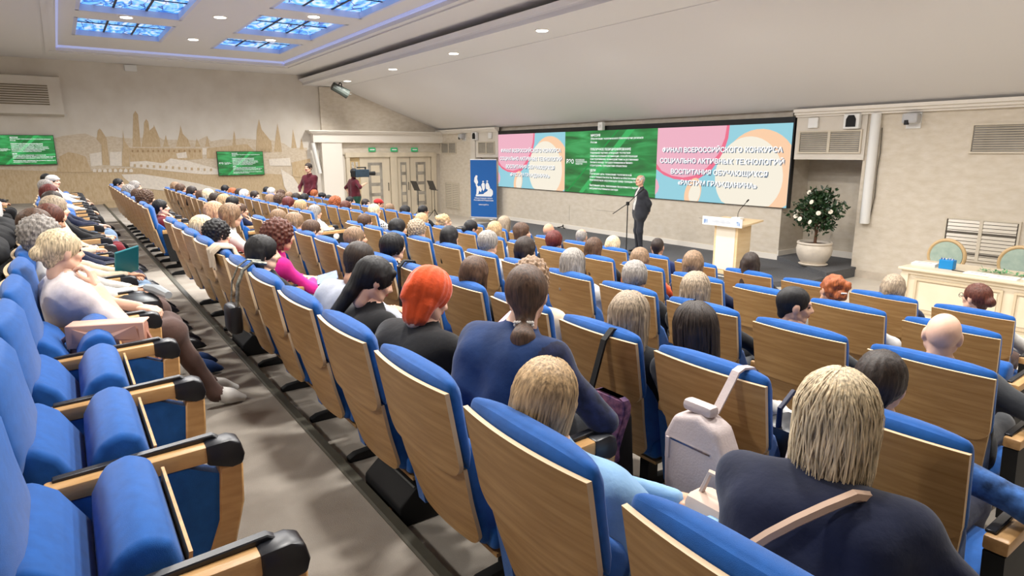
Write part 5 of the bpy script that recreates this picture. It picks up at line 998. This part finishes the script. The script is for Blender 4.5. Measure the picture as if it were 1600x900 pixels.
sbk = empty('shoulder_bag', (-1.88, 1.80, 1.26), 'large black fabric bag hanging on a seat back by its straps', 'bag')
put('body', rprism([(-.17, -.26), (.17, -.26), (.14, .08), (-.14, .1)], -.07, .04, .03, 3, lambda c: (c.y, c.x, c.z)), mat('black_cloth_bag', (16, 16, 20), .9), sbk, True); put('strap', MB().prism([(.03, .06), (.11, .31), (.16, .355), (.24, .345), (.28, .28), (.27, .28), (.235, .335), (.165, .345), (.12, .305), (.04, .055)], 0, -.15, -.12), M_BLKM, sbk)
put('floral_scarf', MB().rbox(-.09, .09, -.03, .03, -.15, .13, .03, fn=lambda c: (c.x+.3*c.z*.3, c.y+.02*math.sin(c.z*20), c.z), cuts=3), mat('floral_print', (30, 34, 90), .8, .8, 34, rgb2=(170, 120, 150)), None, True, loc=(-1.72, 1.66, 1.34), label='floral blue scarf beside the black fabric bag', cat='scarf')
put('strap_loop', rprism([(-.012, .62), (-.02, .94), (.03, .985), (.11, .975), (.15, .88), (.14, .88), (.105, .962), (.03, .972), (-.008, .93), (-.004, .62)], -.02, .02, .002, 1), M_BLKM, None, loc=(seatX(2, 'n', 5)-.15, rowY(2), floorZ(2)), label='black strap looped over the seat back behind the orange headscarf', cat='strap')
# crossbody strap on the navy jacket
e, J, Mx = FIG[(1, 'n', 0)]
u_ = J['N']-J['P']; f_ = unit(np.cross(unit(u_), [1, 0, 0]))
pth = [J['N']+np.array([.10, .06, -.02]), J['N']+np.array([.125, -.02, .035])]
for t in np.linspace(0, 1, 9):
    a = J['N']*(1-t*.95)+J['P']*t*.95; pth.append(a-f_*(.125+.105*math.sin(min(1, t*1.9)*1.57))+np.array([.12-.33*t, 0, 0]))
put('crossbody_strap', MB().tube([tuple(q) for q in pth], .014, 6), mat('tan_strap', (190, 158, 134), .5), e, True)
kb = empty('black_handbag', (-1.30, 2.26, 1.30), 'black bag with a dark loop handle behind the blonde bob', 'bag'); put('body', MB().rbox(-.09, .09, -.1, .1, -.16, .05, .03), M_BLK, kb, True); put('handle', MB().tube([(0, -.08, .04), (0, -.08, .12), (0, 0, .17), (0, .08, .12), (0, .08, .04)], .011, 8), mat('dark_blue_cord', (20, 28, 60), .5), kb, True)
bb = empty('beige_bag', (-1.0, 1.42, 1.33), 'pale beige leather bag on the lap of the navy-jacketed person', 'bag'); put('body', MB().rbox(-.1, .1, -.05, .06, -.09, .1, .03), mat('beige_leather', (204, 178, 160), .5), bb, True); put('handle', MB().tube([(-.07, 0, .09), (-.04, 0, .17), (.04, 0, .17), (.07, 0, .09)], .009, 6), mat('beige_leather', (204, 178, 160), .5), bb)
# phones, tablet, folder
def slab(name, loc, w, h, t, rot, body, scr, lab, cat):
    e = empty(name, loc, lab, cat); e.rotation_euler = rot; put('body', MB().rbox(-w/2, w/2, -h/2, h/2, -t, 0, .003, 1), body, e); put('display', MB().box(-w/2+.004, w/2-.004, -h/2+.004, h/2-.004, 0, .001), scr, e); return e
M_PHS = mat('phone_picture', (150, 170, 230), .3, .9, 60, emit=.6, rgb2=(230, 150, 170))
e, J, Mx = FIG[(1, 'n', 3)]; hm = (np.array(J['W'][0])+np.array(J['W'][1]))/2+np.array([e.location.x, e.location.y, e.location.z])
slab('smartphone', (hm[0]+.0, hm[1]+.09, hm[2]+.13), .085, .175, .01, (math.radians(42), 0, math.radians(-22)), M_WHITE, M_PHS, 'lit smartphone held by the person in the orange headscarf', 'phone')
e, J, Mx = FIG[(1, 'n', 7)]; hm = (np.array(J['W'][0])+np.array(J['W'][1]))/2+np.array(e.location)
slab('tablet', (hm[0]+.12, hm[1]+.12, hm[2]+.02), .24, .17, .01, (.25, .1, -.3), M_BLK, mat('tablet_picture', (60, 110, 200), .3, .8, 20, emit=.5, rgb2=(20, 24, 40)), 'dark tablet with a blue picture on the magenta blouse lap', 'tablet')
e, J, Mx = FIG[(0, 'n', 8)]; L_ = np.array(e.location)
slab('teal_folder', (L_[0]+.05, L_[1]+.62, L_[2]+.74), .17, .24, .015, (1.0, .2, -1.2), mat('teal_cover', (16, 110, 122), .5), mat('teal_cover', (16, 110, 122), .5), 'teal folder held up in the sixth row', 'folder')
slab('smartphone', (L_[0]+.65, L_[1]+.62, L_[2]+.64), .08, .16, .01, (.35, 0, -.9), M_WHITE, mat('phone_teal', (90, 190, 200), .3, emit=.4), 'pale smartphone held in the lap in the sixth row', 'phone')
lb = empty('lap_bag', (-4.35, .30, 1.47), 'black leather bag with a grey umbrella on a sixth row lap', 'bag'); put('body', MB().rbox(-.14, .14, -.11, .11, -.05, .08, .04), M_BLK, lb, True); put('umbrella', MB().tube([(-.16, .06, .1), (.0, .1, .11), (.16, .14, .10)], [.025, .032, .022], 8), mat('grey_fabric', (150, 156, 160), .7), lb, True)
wb = empty('white_bag', (-11.3, -.86, .998+.60), 'white quilted bag on a knee at the left frame edge', 'bag'); put('body', MB().rbox(-.2, .2, -.12, .14, -.09, .14, .05), M_WHITE, wb, True); put('strap', MB().tube([(-.18, 0, .1), (0, .04, .2), (.18, 0, .1)], .012, 6), M_WHITE, wb)
# coats thrown over the seat backs of the sixth row
M_COAT = mat('black_coat', (14, 15, 18), .85, .2, 6, .5, 14)
for i, (kk, lab, m_) in enumerate(((7, 'black padded coat over a sixth row seat back, nearest of three', M_COAT), (8, 'black padded coat over a sixth row seat back, middle of three', M_COAT), (9, 'black padded coat over a sixth row seat back, farthest of three', M_COAT))):
    cx = seatX(0, 'n', kk); V, F, L = sdf_mesh([cap((-.2, -.06, .93), (.2, -.06, .95), .075), cap((-.2, -.1, .70), (.2, -.1, .72), .11), cap((-.16, -.06, .45), (.16, -.06, .45), .10), cap((-.08, -.09, .98), (.08, -.09, .99), .07)], .02, .05)
    V[:, 1] += .012*np.sin(V[:, 2]*40+V[:, 0]*9)
    link('coat', np_mesh('coat', V, F, L, [m_]), None, (cx, rowY(0)-.02, floorZ(0)), lab, 'coat', 'coats over seat backs')
def drape(x0, x1, k, sx, z0, z1, name, m, lab, cat):
    mb = rprism([(-.014, z0), (-.022, .94), (.03, .985), (.11, .975), (.15, z1), (.138, z1), (.105, .962), (.03, .972), (-.008, .93), (-.002, z0)], x0, x1, .002, 1, lambda c: (c.x+.012*math.sin(c.z*40), c.y+.006*math.sin(c.x*90+c.z*25), c.z+.012*math.sin(c.x*60)), 8)
    put(name, mb, m, None, True, loc=(sx, rowY(k), floorZ(k)), label=lab, cat=cat)
drape(-.06, .16, 1, seatX(1, 'n', 7), .82, .8, 'scarf', cloth('beige'), 'beige scarf draped over a seat back beside the long black hair', 'scarf')
# floor boxes under the seats
for i, (xx, lab) in enumerate(((-2.55, 'black floor socket box under the nearest fifth row seats'), (-5.5, 'black floor socket box under the fifth row seats near the blue pumps'))):
    fb = empty('floor_box', (xx, 1.16, floorZ(1)), lab, 'box'); put('case', rprism([(-.12, 0), (-.12, .10), (-.04, .17), (.12, .17), (.12, 0)], -.2, .2, .012, 2), M_BLKM, fb, True); put('lid', MB().prism([(-.115, .10), (-.035, .172), (-.025, .165), (-.105, .095)], 0, -.18, .18), mat('box_lid', (44, 48, 46), .5), fb); put('lamp', MB().lathe([(0, 0), (.014, 0), (.014, .006), (0, .006)], (.1, -.12, .05), 8), mat('amber_lamp', (210, 140, 60), .4), fb)
